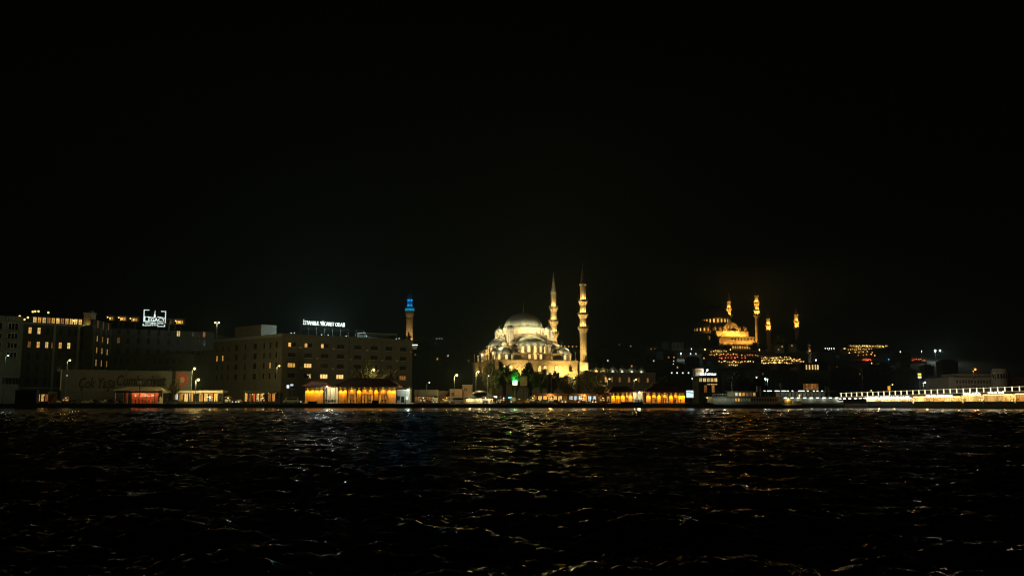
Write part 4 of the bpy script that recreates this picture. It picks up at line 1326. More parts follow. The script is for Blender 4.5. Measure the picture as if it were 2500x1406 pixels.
MB().box(0.05, 17 * M(356) - .05, -.05, -.004, ZP(941, 356), ZP(919, 356)).build('poster', mat('old_poster', (.2, .2, .1), .8, .4, 1.2), bb)
board('notice_board', 'small pale notice board on a pole above the red pavilion roof', 335.5, 347, 928, 938, 336, [], 'sign')
nb = bpy.data.objects['notice_board']
MB().box(0.05, 11 * M(336), -.05, -.004, ZP(937.5, 336), ZP(928.5, 336)).build('notice', LW, nb)
board('shop_sign', 'three small pale lit shop panels at the foot of the office block', 700, 706, 939, 947.5, 356, [((.9, .95, 1), 1.0)], post=True)
board('shop_sign', 'faint bluish lit shop panel right of the pale ones on the office block', 709, 716, 937, 942, 356, [((.7, .85, 1), .8)], post=True)
board('restaurant_totem', 'yellow lit pictogram panel over two white squares above the bridge', 2240.5, 2249.5, 911, 923, 420, [((1.0, .75, .08), 1.3), ((1, .75, .1), .5), ((.95, .95, .85), 1.1)])
board('street_banner', 'upright orange lit banner behind the bridge railing', 2167, 2174, 942, 952.5, 345, [((1, .42, .03), 1.0)], 'banner')

# ------------------------------------------------------------------ street lamps
def street_lamp(px, py, Y, col, watts, label, r=.36, zg_=None, arm=1.4, group='street lamps along the quay', double=False, pole=.09):
    watts *= 2.7 if watts > 100 else 1.5
    r *= 1.3
    arm = min(arm, .9)
    q = P(px, py, Y)
    zg_ = QZ if zg_ is None else zg_
    t = thing('street_lamp', label, 'street lamp', (q.x - arm, Y, zg_), 0, group)
    h = q.z - zg_
    MB().lathe([(pole * 2.2, 0), (pole * 2.2, .8), (pole * 1.3, 1.0), (pole, h * .96)], 8).build('pole', METAL, t)
    heads = [arm] if not double else [-abs(double), abs(double)]
    for hx in heads:
        MB().tube((0, 0, h * .95), (hx * .55, 0, h + .28), .06).tube((hx * .55, 0, h + .28), (hx, 0, h + .30), .05).build('arm', DARK, t)
        hd_ = MB().box(hx - .42, hx + .42, -.2, .2, h + .26, h + .42).build('lamp_head', DARK, t)
        new_obj('bulb', bulb_mesh(col, 2.6 if watts > 100 else 1.8, r), hd_, (hx, 0, h - r * .55 + .2))
        if watts > 60:
            lamp('POINT', (hx, 0, h - r * 1.55 - .15), watts, col, t, .25)
    return t
YEL = (1.0, .76, .26)
street_lamp(-45, 905, 345, (1.0, .85, .45), 300, 'unseen street lamp added beyond the left picture edge')  # added out of view to light the leftmost block
street_lamp(20, 868, 336, (.62, 1.0, .78), 110, 'slim greenish lamp added before the pale apartment block', .2)  # lamp added for the green tint on the left facades
street_lamp(171, 879, 333, YEL, 420, 'tall street lamp before the left end of the hoarding', .24)
street_lamp(475, 899, 338, YEL, 1400, 'upper of the two bright yellow lamps at the right end of the hoarding')
street_lamp(484.5, 926, 333, YEL, 2100, 'lower brighter yellow lamp right of the hoarding')
street_lamp(682, 893, 333, YEL, 480, 'thin street lamp before the office block left of the terminal', .24)
street_lamp(912.5, 902, 345, YEL, 700, 'street lamp glowing above the first terminal roof')
street_lamp(1115, 915, 345, YEL, 1900, 'yellow street lamp over the low brown buildings')
street_lamp(1168, 907, 345, YEL, 2800, 'bright yellow street lamp by the left-hand trees of the mosque', .3)
street_lamp(996, 951, 331, COOL, 260, 'cool white quay lamp at the right end of the first terminal', .26)
street_lamp(799, 944, 332, (.95, 1, .8), 101, 'white lamp over the passage of the first terminal', .24)
street_lamp(1561, 957, 331, (.95, 1, .82), 110, 'white lamp over the passage of the second terminal', .24)
street_lamp(1488, 925, 352, YEL, 420, 'left of two small lamps before the courtyard wing', .24)
street_lamp(1553, 926, 352, YEL, 420, 'right of two small lamps before the courtyard wing', .24)
street_lamp(1427, 964, 338, (1.0, .40, .04), 420, 'orange globe lamp before the blue-white shops', .3, arm=.5)
street_lamp(1401, 922, 356, YEL, 420, 'lamp among the branches near the mosque gate', .22)
street_lamp(2258, 933, 405, (1, .95, .75), 2600, 'large white lamp behind the bridge railing', .32)
street_lamp(2381, 901, 372, (1.0, .33, .03), 1100, 'tall orange lamp before the long pale building', .32)
street_lamp(2179, 939, 352, YEL, 90, 'small lamp next to the orange banner', .18)
street_lamp(2127, 953.5, 345, YEL, 60, 'small lamp low behind the bridge railing', .18)
street_lamp(530, 787, 408, (1.0, .78, .4), 500, 'high twin-headed floodlight mast between hotel and office block', .34, double=.75, arm=0, group='light masts', pole=.16)
street_lamp(163, 917, 345, (.95, 1, .9), 14, 'tiny white lamp on the left part of the hoarding', .16, arm=.3)
street_lamp(1048, 934, 350, (1, .9, .7), 26, 'small pale lamp right of the first terminal', .2)
street_lamp(1193, 918, 349, (1, .95, .8), 18, 'tiny white lamp inside the left-hand tree', .16, arm=.3)
for i, px in enumerate((1337.5, 1348)):
    street_lamp(px, 912.5, 356, (1, .93, .75), 22, ('left' if i == 0 else 'right') + ' of a pair of tiny white lamps in the tree crowns', .16, arm=.3)

# ------------------------------------------------------------------ trees
def leaf_crown(name, rx, ry, rz_, n, seed, size=.42):
    r = np.random.default_rng(seed)
    cl = []
    for k in range(26):
        v = r.normal(size=3)
        v /= np.linalg.norm(v)
        rad = r.uniform(.35, .95)
        cl.append(v * rad)
    cl = np.array(cl)
    pts = []
    ci = r.integers(0, len(cl), n)
    p = cl[ci] + r.normal(0, .14, (n, 3))
    p *= np.array([rx, ry, rz_])
    ax_ = r.normal(size=(n, 3))
    ax_ /= np.linalg.norm(ax_, axis=1)[:, None]
    bx_ = np.cross(ax_, r.normal(size=(n, 3)))
    bx_ /= np.linalg.norm(bx_, axis=1)[:, None]
    s1 = (size * r.uniform(.6, 1.3, n))[:, None]
    v = np.stack([p - ax_ * s1, p + bx_ * s1 * .5, p + ax_ * s1, p - bx_ * s1 * .5], 1).reshape(-1, 3)
    me = bpy.data.meshes.new(name)
    me.from_pydata(v.tolist(), [], np.arange(4 * n).reshape(-1, 4).tolist())
    me.materials.append(LEAF)
    return me
crowns = [leaf_crown('crown', 1, 1, 1, 6500, 3 + k, .085) for k in range(3)]
def trunk_mesh(seed):
    r = random.Random(seed)
    b = MB().tube((0, 0, 0), (.05, 0, .5), .055, .04, 8)
    for k in range(7):
        a = 2 * PI * k / 7 + r.uniform(-.3, .3)
        z0 = r.uniform(.38, .5)
        m_ = Vector((.2 * math.cos(a), .2 * math.sin(a), z0 + .18))
        e = Vector((.42 * math.cos(a + .2), .42 * math.sin(a + .2), z0 + r.uniform(.3, .45)))
        b.tube((.04, 0, z0), m_, .026, .018, 5).tube(m_, e, .018, .006, 5)
        b.tube(m_, m_ + Vector((r.uniform(-.1, .1), r.uniform(-.1, .1), .28)), .013, .004, 4)
    return b.mesh('trunk', BARK)
trunks = [trunk_mesh(k) for k in range(3)]
def tree(px, y_top, wpx, Y, label, k=0, zg_=None, low=.35, group='trees before the mosque', name='plane_tree'):
    zg_ = QZ if zg_ is None else zg_
    q = P(px, y_top, Y)
    H = q.z - zg_
    t = thing(name, label, 'tree', (q.x, Y, zg_), random.uniform(0, 6), group)
    tr = new_obj('trunk', trunks[k % 3], t)
    tr.scale = (H, H, H)
    cr = new_obj('crown', crowns[k % 3], t, (0, 0, H * (low + (1 - low) * .5)))
    wx = wpx * M(Y) / 2
    cr.scale = (wx, wx * .85, H * (1 - low) * .5)
    return t
tree(1200, 888, 52, 362, 'rounded dark tree at the left foot of the mosque', 0)
tree(1228, 882, 46, 372, 'tall dark tree below the left semi-domes of the mosque', 1)
tree(1256, 903, 44, 362, 'tree lit green by the small stacked sign', 2)
tree(1292, 889, 50, 368, 'leafy tree rising in the middle of the mosque front', 0)
tree(1322, 901, 48, 360, 'spreading dark tree left of the bright gate wall', 1)
tree(1350, 908, 46, 364, 'low dark tree below the bright floodlit wall', 2)
tree(1383, 921, 40, 357, 'yellow-lit small tree near the mosque gate', 0)
tree(1440, 904, 48, 366, 'big dark tree at the foot of the near minaret', 1)
tree(1462, 930, 36, 354, 'brown-lit tree between the shops and the second terminal', 2)
tree(898, 885, 70, 352, 'dark tree behind the first terminal roof against the office block', 0, group='trees by the terminals')
tree(948, 893, 54, 353, 'smaller dark tree right of the lamp before the office block', 1, group='trees by the terminals')
tree(428, 926, 26, 343, 'bare-branched little tree before the red roundel of the hoarding', 2, low=.3, group='trees by the terminals')
tree(1618, 922, 60, 352, 'dark tree behind the right roof of the second terminal', 0, group='trees by the terminals')
tree(1800, 908, 70, 372, 'faint dark tree behind the ferry right of the restaurant', 1, group='trees by the terminals')
tree(1845, 925, 60, 365, 'faint low tree above the ferry upper deck', 2, group='trees by the terminals')

# ------------------------------------------------------------------ restaurant building and the far right block
A = P(1706, 940, 372)
t = thing('restaurant_building', 'narrow restaurant block with lit upper floors and white roof letters', 'restaurant', (A.x, 372, 0))
w = 46 * M(372)
z_ = lambda py: ZP(py, 372)
lit = [(z_(927.5), 9.5 * M(372), 5), (z_(937.7), 3.6 * M(372), 4)]
holes = [(.2 + w * k / 5, w * (k + 1) / 5 - .05, z_(932), z_(922.5)) for k in range(5)] + [(w * .45 + (w * .55) * k / 3, w * .45 + w * .55 * (k + 1) / 3 - .1, z_(939.6), z_(936)) for k in range(3)]
walls([(0, 0), (w, 0), (w, 12), (0, 12)], QZ, z_(918), {0: holes}).build('wall', PLASTER_D, t)
for (s0, s1, e, g) in holes:
    window(t, (s0, 0, e), 0, s1 - s0, g - e, WIN_P, DARK, 1, 1, depth=.15)
MB().box(-.3, w + .3, -.5, 12, z_(918), z_(917)).build('roof_slab', PLASTER_D, t)
for k in range(5):
    window(t, (.5 + w * k / 5, -.01, z_(958)), 0, w / 6, 3.0, WIN_D if k % 2 else GLASS, DARK, 1, 1, depth=-.05)
text('ROS İF RESTORAN', 1.15, emit('sign_white_small', (.9, 1, .97), 2.2, True), t, (w * .5, -.4, z_(913.8)), width=38 * M(372), shear=.2, bold=.03, ext=.05)
fr_ = MB()
for k in range(5):
    fr_.box(w * .1 + w * .2 * k, w * .1 + w * .2 * k + .08, -.25, -.17, z_(917), z_(911))
fr_.build('sign_frame', METAL, t)
q = P(1703, 903, 376)
t = thing('small_house', 'small warm-lit roof house above the restaurant letters', 'house', (P(1698, 903, 380).x, 380, 0))
w = 19 * M(380)
zt = ZP(900, 380)
walls([(0, 0), (w, 0), (w, 6), (0, 6)], QZ, zt, {0: [(.3, w - .3, zt - 1.4, zt - .4)]}).build('wall', PLASTER_C, t)
window(t, (.3, 0, zt - 1.4), 0, w - .6, 1.0, WIN_D, DARK, 3, 0)
MB().box(-.2, w + .2, -.3, 6.2, zt, zt + .25).build('roof', TILE_D, t)
street_lamp(1727, 902.5, 378, (.95, 1, .85), 600, 'white lamp above the restaurant letters', .3, arm=.6, group='lamps on the slope')

A, B = (P(2316, 930, 440).x, 440.0), (P(2520, 930, 436).x, 436.0)
z_ = lambda py: ZP(py, 440)
lb_ = thing('bank_building', 'long pale stone building with a curved corner pavilion beyond the bridge', 'building')
cols = [(2334 + 7.3 * k, .75) for k in range(12)] + [(2423, .75)]
holes = {}
op = facade_rows(None, A, B, 0, cols, [(z_(931.5), 1.5), (z_(946), 1.5)], holes, 0, 0)
walls([A, B, (B[0], 465), (A[0], 465)], QZ, z_(921), holes).build('wall', PLASTER_C, lb_)
an = edge_angle(A, B)
for (s0, s1, e, g) in op:
    p = at_edge(A, B, s0)
    window(lb_, (p[0], p[1], e), an, s1 - s0, g - e, GLASS, PLASTER_C, 0, 1)
a = P(2330, 918, 446)
MB().box(0, 92 * M(446), 0, 14, z_(921), ZP(912.5, 446)).build('attic_storey', PLASTER_C, lb_, (a.x, 446, 0))
a = P(2442, 920, 434)
MB().lathe([(3.6, QZ), (3.6, ZP(910, 434)), (3.9, ZP(909, 434)), (3.9, ZP(907, 434)), (3.4, ZP(906, 434)), (3.4, ZP(901, 434)), (3.0, ZP(900, 434))], 24, (a.x, 434, 0)).build('corner_pavilion', PLASTER_C, lb_)
cg = MB()
for k in range(9):
    t0 = PI + PI * (k + .5) / 9
    arch_window(lb_, (a.x + 3.6 * math.cos(t0), 434 + 3.6 * math.sin(t0), ZP(924, 434)), t0 + PI / 2, .8, 2.2, GLASS, PLASTER_C, rim=.1, proud=.1)
p = P(2440, 960, 436)
MB().box(-.15, w + .1, -.2, 0, z_(922), z_(920)).build('cornice', PLASTER_C, lb_, (A[0], A[1], 0), an)

# ------------------------------------------------------------------ the bridge with its restaurants
BA = Vector((117.0, 335.0))
BD = Vector((34.0, -60.0)).normalized()
brz = math.atan2(BD.y, BD.x)
br = thing('bridge', 'low two-level bridge with white-lit railing posts running off to the right', 'bridge', (BA.x, BA.y, 0), brz)
LB = 96.0
dz = lambda x: 3.75 + .0215 * x
n = 24
for k in range(n):
    x0, x1 = LB * k / n, LB * (k + 1) / n
    MB().add([(x0, 0, dz(x0) - .55), (x1 - .03, 0, dz(x1) - .55), (x1 - .03, 22, dz(x1) - .55), (x0, 22, dz(x0) - .55), (x0, 0, dz(x0)), (x1 - .03, 0, dz(x1)), (x1 - .03, 22, dz(x1)), (x0, 22, dz(x0))],
             [(3, 2, 1, 0), (4, 5, 6, 7), (0, 1, 5, 4), (1, 2, 6, 5), (2, 3, 7, 6), (3, 0, 4, 7)]).build('deck_slab', CONCRETE, br)
MB().box(-4, LB, 1.2, 21, -1, .35).build('pontoon', CONCRETE, br)
PST = emit('railing_post_light', (1.0, .88, .50), 1.8, True)
postm = MB().box(-.11, .11, -.1, .1, .0, 1.38).mesh('lit_post', PST)
x = 0.6
while x < LB - 1:
    new_obj('lit_post', postm, br, (x, .12, dz(x)))
    x += 2.28
MB().add([(0, .0, dz(0) + 1.22), (LB, 0, dz(LB) + 1.22), (LB, .08, dz(LB) + 1.22), (0, .08, dz(0) + 1.22), (0, 0, dz(0) + 1.3), (LB, 0, dz(LB) + 1.3), (LB, .08, dz(LB) + 1.3), (0, .08, dz(0) + 1.3)],
         [(3, 2, 1, 0), (4, 5, 6, 7), (0, 1, 5, 4), (1, 2, 6, 5), (2, 3, 7, 6), (3, 0, 4, 7)]).build('handrail', emit('handrail_glow', (1.0, .86, .5), 1.0), br)  # light of the posts on the rail, put in as its own glow
MB().add([(0, -.06, dz(0) - .12), (LB, -.06, dz(LB) - .12), (LB, -.003, dz(LB) - .12), (0, -.003, dz(0) - .12), (0, -.06, dz(0) - .03), (LB, -.06, dz(LB) - .03), (LB, -.003, dz(LB) - .03), (0, -.003, dz(0) - .03)],
         [(3, 2, 1, 0), (4, 5, 6, 7), (0, 1, 5, 4), (1, 2, 6, 5), (2, 3, 7, 6), (3, 0, 4, 7)]).build('deck_edge_glow', emit('deck_glow', (1.0, .82, .42), .55), br)  # lit line of the deck edge, painted as a glow; no lamp here
def bx_of(px):
    u = (px - 1250) / FPX / (CT - (703 - 965) / FPX * ST)
    return (u * BA.y - BA.x) / (BD.x - u * BD.y)
for px in (2051, 2062, 2075, 2089, 2101, 2112):             # oval lamps under the ramp
    x = bx_of(px)
    MB().lathe([(.01, -.14), (.5, -.1), (.62, 0), (.5, .1), (.01, .14)], 12, (0, 0, 0), squash=.4).build('under_deck_lamp', emit('ramp_lamp', (1.0, .95, .75), 5, True), br, (x, -.15, dz(x) - .75), smooth=True)
def bridge_restaurant(px0, px1, label, sign, wall_col, watts, lit_sign, drop=0.0, strip=True, col=(1.0, .62, .22), pale=False):
    x0, x1 = bx_of(px0), min(LB, bx_of(px1))
    w = x1 - x0
    zt = dz(x0) - .6
    p = BA + BD * x0
    t = thing('bridge_restaurant', label, 'restaurant', (p.x, p.y, 0), brz, 'fish restaurants under the bridge')
    f = 2.0
    MB().box(0.05, w - .05, .4, 7, .36, 1.45).build('terrace_base', PLASTER_B, t)
    MB().box(0.05, w - .05, 6.5, 6.8, 1.45, zt).build('back_wall', wall_col, t)
    MB().box(0.02, .2, .5, 6.5, 1.45, zt).build('side_wall', wall_col, t)
    MB().box(0.05, w - .05, -.05, .3, zt - .05, zt + .45).build('fascia', PLASTER_B if not pale else WHITE, t)
    if strip:
        MB().box(.3, w - .3, -.25, .1, zt - .32, zt - .12).build('awning_light', emit('awning_light_%s' % ('w' if pale else 'y'), (1, .97, .85) if pale else (1.0, .76, .28), 3.6 if pale else 3.2, True), t)
    if lit_sign:
        text(sign, .78, emit('bridge_sign', (.96, 1.0, .92), 2.6, True), t, (w * lit_sign[0], -.12, zt + .12 + lit_sign[2]), width=w * lit_sign[1], ext=.04, bold=.02)
    nn = max(2, int(w / 2.2))
    for k in range(nn):
        x = w * (k + .5) / nn
        MB().lathe([(.05, .36), (.05, 2.05), (.38, 2.1), (.38, 2.16)], 10, (x, 1.8, 1.1)).build('table', WOOD, t)
        MB().box(x + .55, x + .95, 1.6, 2.0, 1.45, 1.9).box(x + .9, x + .97, 1.6, 2.0, 1.9, 2.4).build('chair', TILE_D if k % 2 else WOOD, t)
        MB().box(x - .06, x + .06, .55, .67, 1.45, zt).build('post', wall_col, t)
        MB().box(x - .7, x + .5, 6.35, 6.48, 2.2 + .2 * (k % 2), 3.0).build('wall_picture', WOOD if k % 3 else WHITE, t)
        new_obj('pendant_lamp', bulb_mesh(col, 1.8, .14), t, (x + .4, 2.6, zt - .35))
    for k in range(max(1, int(w / 5))):
        lamp('POINT', (w * (k + .5) / max(1, int(w / 5)), 3.0, zt - .35), watts * 7, col, t, .2)
    MB().box(0.05, w - .05, .36, .42, 1.45, 2.15).build('parapet', PLASTER_B, t)
    return t
bridge_restaurant(2112, 2226, 'white-signed fish restaurant at the shore end of the bridge', 'BALIK RESTAURANT', CREAM, 150, (.5, .9, 0), pale=True, col=(1, .8, .42))
bridge_restaurant(2229, 2346, 'amber fish restaurant with the longest white sign under the bridge', 'GALATA FENER BALIK', CREAM, 150, (.56, .56, .0))
bridge_restaurant(2350, 2396, 'narrow fish restaurant with stepped white sign under the bridge', 'GALATA', CREAM, 130, (.5, .95, .25))
bridge_restaurant(2399, 2474, 'fish restaurant with arched white sign second from the picture edge', 'BALIK EVİ', CREAM, 150, (.45, .52, .3))
bridge_restaurant(2477, 2600, 'dim reddish fish restaurant cut by the right picture edge', '', WOOD, 80, None)

# ------------------------------------------------------------------ ferries
def hull_mesh(Lh, beam, z_deck, sheer, z_bot=-.8, n=26, blunt=.55):
    b = MB()
    secs = []
    for i in range(n + 1):
        s = i / n
        x = Lh * s
        wid = beam / 2 * (min(1, (s / .16)) ** blunt if s < .16 else 1.0) * (1 if s < .9 else 1 - .25 * ((s - .9) / .1))
        wid = max(wid, .05)
        zt = z_deck + sheer * max(0, (.25 - s) / .25) ** 2
        rake = -1.6 * max(0, (.1 - s) / .1)
        ring = [(x + rake, -wid, zt), (x + rake * .4, -wid * .97, zt - .9), (x, -wid * .82, .2), (x, -wid * .4, z_bot), (x, wid * .4, z_bot), (x, wid * .82, .2), (x + rake * .4, wid * .97, zt - .9), (x + rake, wid, zt)]
        secs.append(ring)
    vs = [p for r_ in secs for p in r_]
    m_ = 8
    fs = [(i * m_ + j, i * m_ + (j + 1) % m_, (i + 1) * m_ + (j + 1) % m_, (i + 1) * m_ + j) for i in range(n) for j in range(m_)]
    fs += [tuple(range(m_)), tuple(range(n * m_ + m_ - 1, n * m_ - 1, -1))]
    return b.add(vs, fs)
FW_ = mat('ferry_paint', (.30, .31, .26), .5, .15, .8)
HULL = mat('hull_paint', (.05, .06, .06), .4, .2, .8)
def ferry(px0, px1, Y, label, up0, up1, lit_lo, lit_up, n_lo, n_up, y_deck, y_roof, y_up):
    x0 = P(px0, 985, Y).x
    Lh = P(px1, 985, Y).x - x0
    t = thing('ferry', label, 'ferry', (x0, Y, 0), R(2))
    zd_, zr_, zu = ZP(y_deck, Y), ZP(y_roof, Y), ZP(y_up, Y)
    hl = hull_mesh(Lh, 6.5, zd_, .5).build('hull', HULL, t, smooth=True)
    MB().box(2.2, Lh - .6, -3.33, -3.26, zd_ - .28, zd_ - .05).build('rubbing_strake', FW_, hl)
    holes = []
    xs0, xs1 = 1.6, Lh - 2.0
    for k in range(n_lo):
        s0 = xs0 + .5 + (xs1 - xs0 - 1) * k / n_lo
        holes.append((s0 - xs0, s0 - xs0 + (xs1 - xs0 - 1) / n_lo * .74, zd_ + (zr_ - zd_) * .3, zd_ + (zr_ - zd_) * .82))
    walls([(xs0, -3.0), (xs1, -3.0), (xs1, 3.0), (xs0 + 1.0, 3.0), (xs0 - .9, 0)], zd_ - .05, zr_, {0: holes}, .12).build('cabin', FW_, t)
    for k, (s0, s1, e, g) in enumerate(holes):
        window(t, (xs0 + s0, -3.0, e), 0, s1 - s0, g - e, lit_lo(k), FW_, 0, 0, depth=.1)
    MB().box(xs0 - 1.0, xs1 + .8, -3.35, 3.35, zr_, zr_ + .14).build('deck_roof', FW_, t)
    u0, u1 = P(up0, 970, Y).x - x0, P(up1, 970, Y).x - x0
    holes = [((u1 - u0) * (k + .1) / n_up, (u1 - u0) * (k + .9) / n_up, zr_ + .3, zu - .25) for k in range(n_up)]
    walls([(u0, -2.4), (u1, -2.4), (u1, 2.4), (u0, 2.4)], zr_ + .14, zu, {0: holes}, .12).build('upper_cabin', FW_, t)
    for k, (s0, s1, e, g) in enumerate(holes):
        window(t, (u0 + s0, -2.4, e), 0, s1 - s0, g - e, lit_up(k), FW_, 0, 0, depth=.1)
    MB().box(u0 - .6, u1 + 3.5, -2.9, 2.9, zu, zu + .12).build('upper_roof', FW_, t)
    fx = u1 + 1.6
    MB().lathe([(.8, zr_ + .14), (.75, zu + 1.6), (.82, zu + 1.65), (.82, zu + 1.9)], 14, (fx, 0, 0), squash=.7).build('funnel', HULL, t)
    MB().tube((u0 + 1, 0, zu), (u0 + 1, 0, zu + 3.2), .07, .04).tube((u0 + .2, 0, zu + 2.2), (u0 + 1.8, 0, zu + 2.2), .04).build('mast', GALV, t)
    rl = MB().box(xs0, u0, -3.2, -3.16, zr_ + .95, zr_ + 1.0)
    for k in range(12):
        x = xs0 + (u0 - xs0) * k / 12
        rl.box(x, x + .05, -3.2, -3.16, zr_ + .14, zr_ + .95)
    rl.build('railing', FW_, t)
    return t, (x0, zd_, zr_, zu, xs0, xs1, u0, u1, Lh)
WIN_F = emit('lit_cabin_green', (.75, .75, .5), .09, vary=.5)
f1, g1 = ferry(1722, 1912, 314, 'dim grey-green ferry with arched amber upper windows moored below the restaurant', 1781, 1842,
               lambda k: WIN_W if k in (8, 9) else WIN_F if k < 14 else GLASS, lambda k: WIN_C if k == 1 else WIN_W if k in (2, 3, 6) else WIN_D, 24, 7, 984, 969, 956)
lamp('POINT', (g1[4] - 1.6, -1.6, g1[2] - .3), 22, WARM, f1, .1)
new_obj('bow_lamp', bulb_mesh(YEL, 2.2, .2), f1, (g1[4] - 1.2, -1.0, g1[2] - .25))
lamp('POINT', (5, -6.5, g1[2] + 2.5), 500, (.9, 1, .75), f1, .3)
f2, g2 = ferry(1893, 2058, 322, 'second ferry with two rows of cool white deck lamps left of the bridge', 1900, 2010,
               lambda k: WIN_F, lambda k: WIN_F, 18, 12, 983, 970, 956)
for k in range(9):
    x = g2[4] + 1 + (g2[5] - g2[4] - 2) * k / 8
    MB().box(x - .45, x + .45, -3.3, -3.05, g2[2] - .2, g2[2] - .05).build('deck_lamp', emit('deck_lamp_white', (.85, 1, .88), 4.0, True), f2)
    if k % 2 == 0:
        lamp('POINT', (x, -3.7, g2[2] - .4), 35, (.85, 1, .85), f2, .1)
for px in (1868, 1880, 1899, 1916, 1926, 1937, 1957, 1965, 1975, 1990, 1999, 2011):
    q = P(px, 953.5 + (px % 3), 318)
    wl = .75 if px in (1880, 1899, 1916, 1957) else .22
    MB().box(q.x - g2[0] - wl, q.x - g2[0] + wl, -2.9, -2.7, g2[3] + .14, g2[3] + .34).build('deck_lamp', MATS['deck_lamp_white'], f2)
text('Turyol', .8, emit('name_light', (.95, 1, .9), 1.1), f2, (g2[8] - 2.2, -3.4, ZP(979, 319)), shear=.3, width=2.3)
bw = thing('small_boat', 'small dark boat with an orange mast lamp between the two ferries', 'boat', (P(1905, 990, 306).x, 306, 0), R(-3))
Lh = 58 * M(306)
hull_mesh(Lh, 2.8, 1.0, .5).build('hull', DARK, bw, smooth=True)
MB().box(.8, Lh * .42, -1.0, 1.0, 1.0, 2.9).build('cabin', PLASTER_C, bw)
MB().box(Lh * .46, Lh * .85, -1.1, 1.1, 1.0, 2.2).box(Lh * .44, Lh * .88, -1.2, 1.2, 2.9, 3.0).build('awning', CREAM, bw)
for k in range(2):
    window(bw, (1.1 + 1.1 * k, -1.0, 1.7), 0, .8, .8, WIN_D, WOOD, 0, 0, depth=-.05)
MB().tube((Lh * .8, 0, 1.0), (Lh * .8, 0, 4.1), .05).build('mast', GALV, bw)
new_obj('mast_lamp', bulb_mesh((1.0, .45, .08), 2.5, .26), bw, (Lh * .8, -.1, 4.1))
lamp('POINT', (Lh * .8, -.6, 3.8), 200, (1.0, .4, .06), bw, .15)
new_obj('cabin_lamp', bulb_mesh(YEL, 2.2, .18), bw, (Lh * .3, -1.3, 3.0))
lamp('POINT', (Lh * .3, -1.7, 2.7), 80, YEL, bw, .1)
q = P(1978, 940, 345)
sp = thing('control_house', 'wooden glazed control house above the second ferry', 'building', (P(1961, 945, 345).x, 345, 0))
w = 37 * M(345)
z0, zt = ZP(952, 345), ZP(936, 345)
MB().box(0, w, 0, 4, QZ, z0).build('base', PLASTER_D, sp)
for k in range(6):
    window(sp, (w * k / 6, 0, z0), 0, w / 6, zt - z0, WIN_D, WOOD, 1, 1, depth=.1)
MB().box(-.3, w + .3, -.3, 4.3, zt, zt + .25).build('roof', TILE_D, sp)

# ------------------------------------------------------------------ cars and people on the quay
def car_parts(kind):
    Lc, W_, prof, win = {
        'car': (4.3, 1.75, [(0, .35), (0, .75), (.9, .95), (1.5, 1.42), (3.0, 1.45), (3.8, 1.0), (4.3, .9), (4.3, .35)], [(1.15, 1.0), (1.62, 1.34), (2.92, 1.36), (3.5, 1.02)]),
        'van': (5.2, 2.0, [(0, .4), (0, 1.1), (.6, 1.35), (1.1, 2.15), (5.1, 2.25), (5.2, .4)], [(.85, 1.45), (1.3, 2.0), (4.7, 2.05), (4.7, 1.45)]),
    }[kind]
    body = MB().plate(prof[::-1], -W_ / 2, W_ / 2)
    win_ = MB().plate(win[::-1], -W_ / 2 - .015, W_ / 2 + .015)
    wh = MB()
    for k in range(12):
        pass
    r = .33 if kind == 'car' else .38
    ty = [(r * math.cos(2 * PI * k / 14), r * math.sin(2 * PI * k / 14)) for k in range(14)]
    tyre = MB().plate(ty, -.1, .1)
    rim = MB().plate([(x * .58, z * .58) for x, z in ty], -.115, .115)
    head = MB().box(-.03, .03, -.16, .16, -.08, .08)
    return Lc, W_, r, body, win_, tyre.mesh('wheel', RUBBER), rim.mesh('rim', GALV), head
CP = {k: car_parts(k) for k in ('car', 'van')}
HEADM = emit('headlamp_glow', (1, .93, .75), 3.0)
TAILM = emit('tail_lamp_glow', (1, .06, .02), 1.2)
def car(px, Y, rz, paint, label, kind='car', lights=False, taxi=False, name='parked_car', group='vehicles along the quay road'):
    Lc, W_, r, body, win_, tyre, rim, head = CP[kind]
    t = thing(name, label, 'van' if kind == 'van' else 'car', (P(px, 980, Y).x, Y, QZ + .01), rz, group)
    off = (-Lc / 2, 0, 0)
    body.build('body', paint, t, off)
    win_.build('windows', GLASS, t, off)
    for wx in (.85, Lc - .85):
        for sy in (-1, 1):
            o = new_obj('wheel', tyre, t, (wx - Lc / 2, sy * (W_ / 2 - .07), r))
            new_obj('rim', rim, o)
    for sy in (-1, 1):
        head.build('headlight', HEADM if lights else WHITE, t, (-Lc / 2 - .01, sy * W_ * .33, .66))
        head.build('tail_light', TAILM if lights else REDP, t, (Lc / 2 + .01, sy * W_ * .33, .74))
    if taxi:
        MB().box(-.25, .25, -.1, .1, 1.46, 1.62).build('roof_sign', emit('taxi_roof_sign', (1, .8, .3), 1.5), t)
    return t
CPA = {k: mat('car_paint_' + k, c, .3, .06, 3, spec=.5) for k, c in (('silver', (.4, .4, .38)), ('dark', (.04, .045, .05)), ('white', (.6, .6, .56)), ('yellow', (.72, .42, .03)), ('red', (.3, .03, .02)))}
for px, pk, lb in ((186, 'dark', 'dark parked car at the left end of the hoarding'), (216, 'silver', 'silver car parked before the hoarding script'), (233, 'dark', 'dark car nose to tail with the silver one'), (252, 'white', 'pale car parked left of the red pavilion'), (272, 'dark', 'dark car closest to the red pavilion')):
    car(px, 341, random.choice((0, PI)) + random.uniform(-.1, .1), CPA[pk], lb)
car(427, 339, 0, CPA['dark'], 'black car silhouetted before the cream arcade')
car(710, 337, .3, CPA['white'], 'white minibus with dim windows left of the first terminal', 'van')
car(1116, 346, 0, CPA['white'], 'white minibus before the brown blocks', 'van', True)
car(1082, 344, PI, CPA['yellow'], 'orange-yellow cab behind the minibus', 'car', True, True)
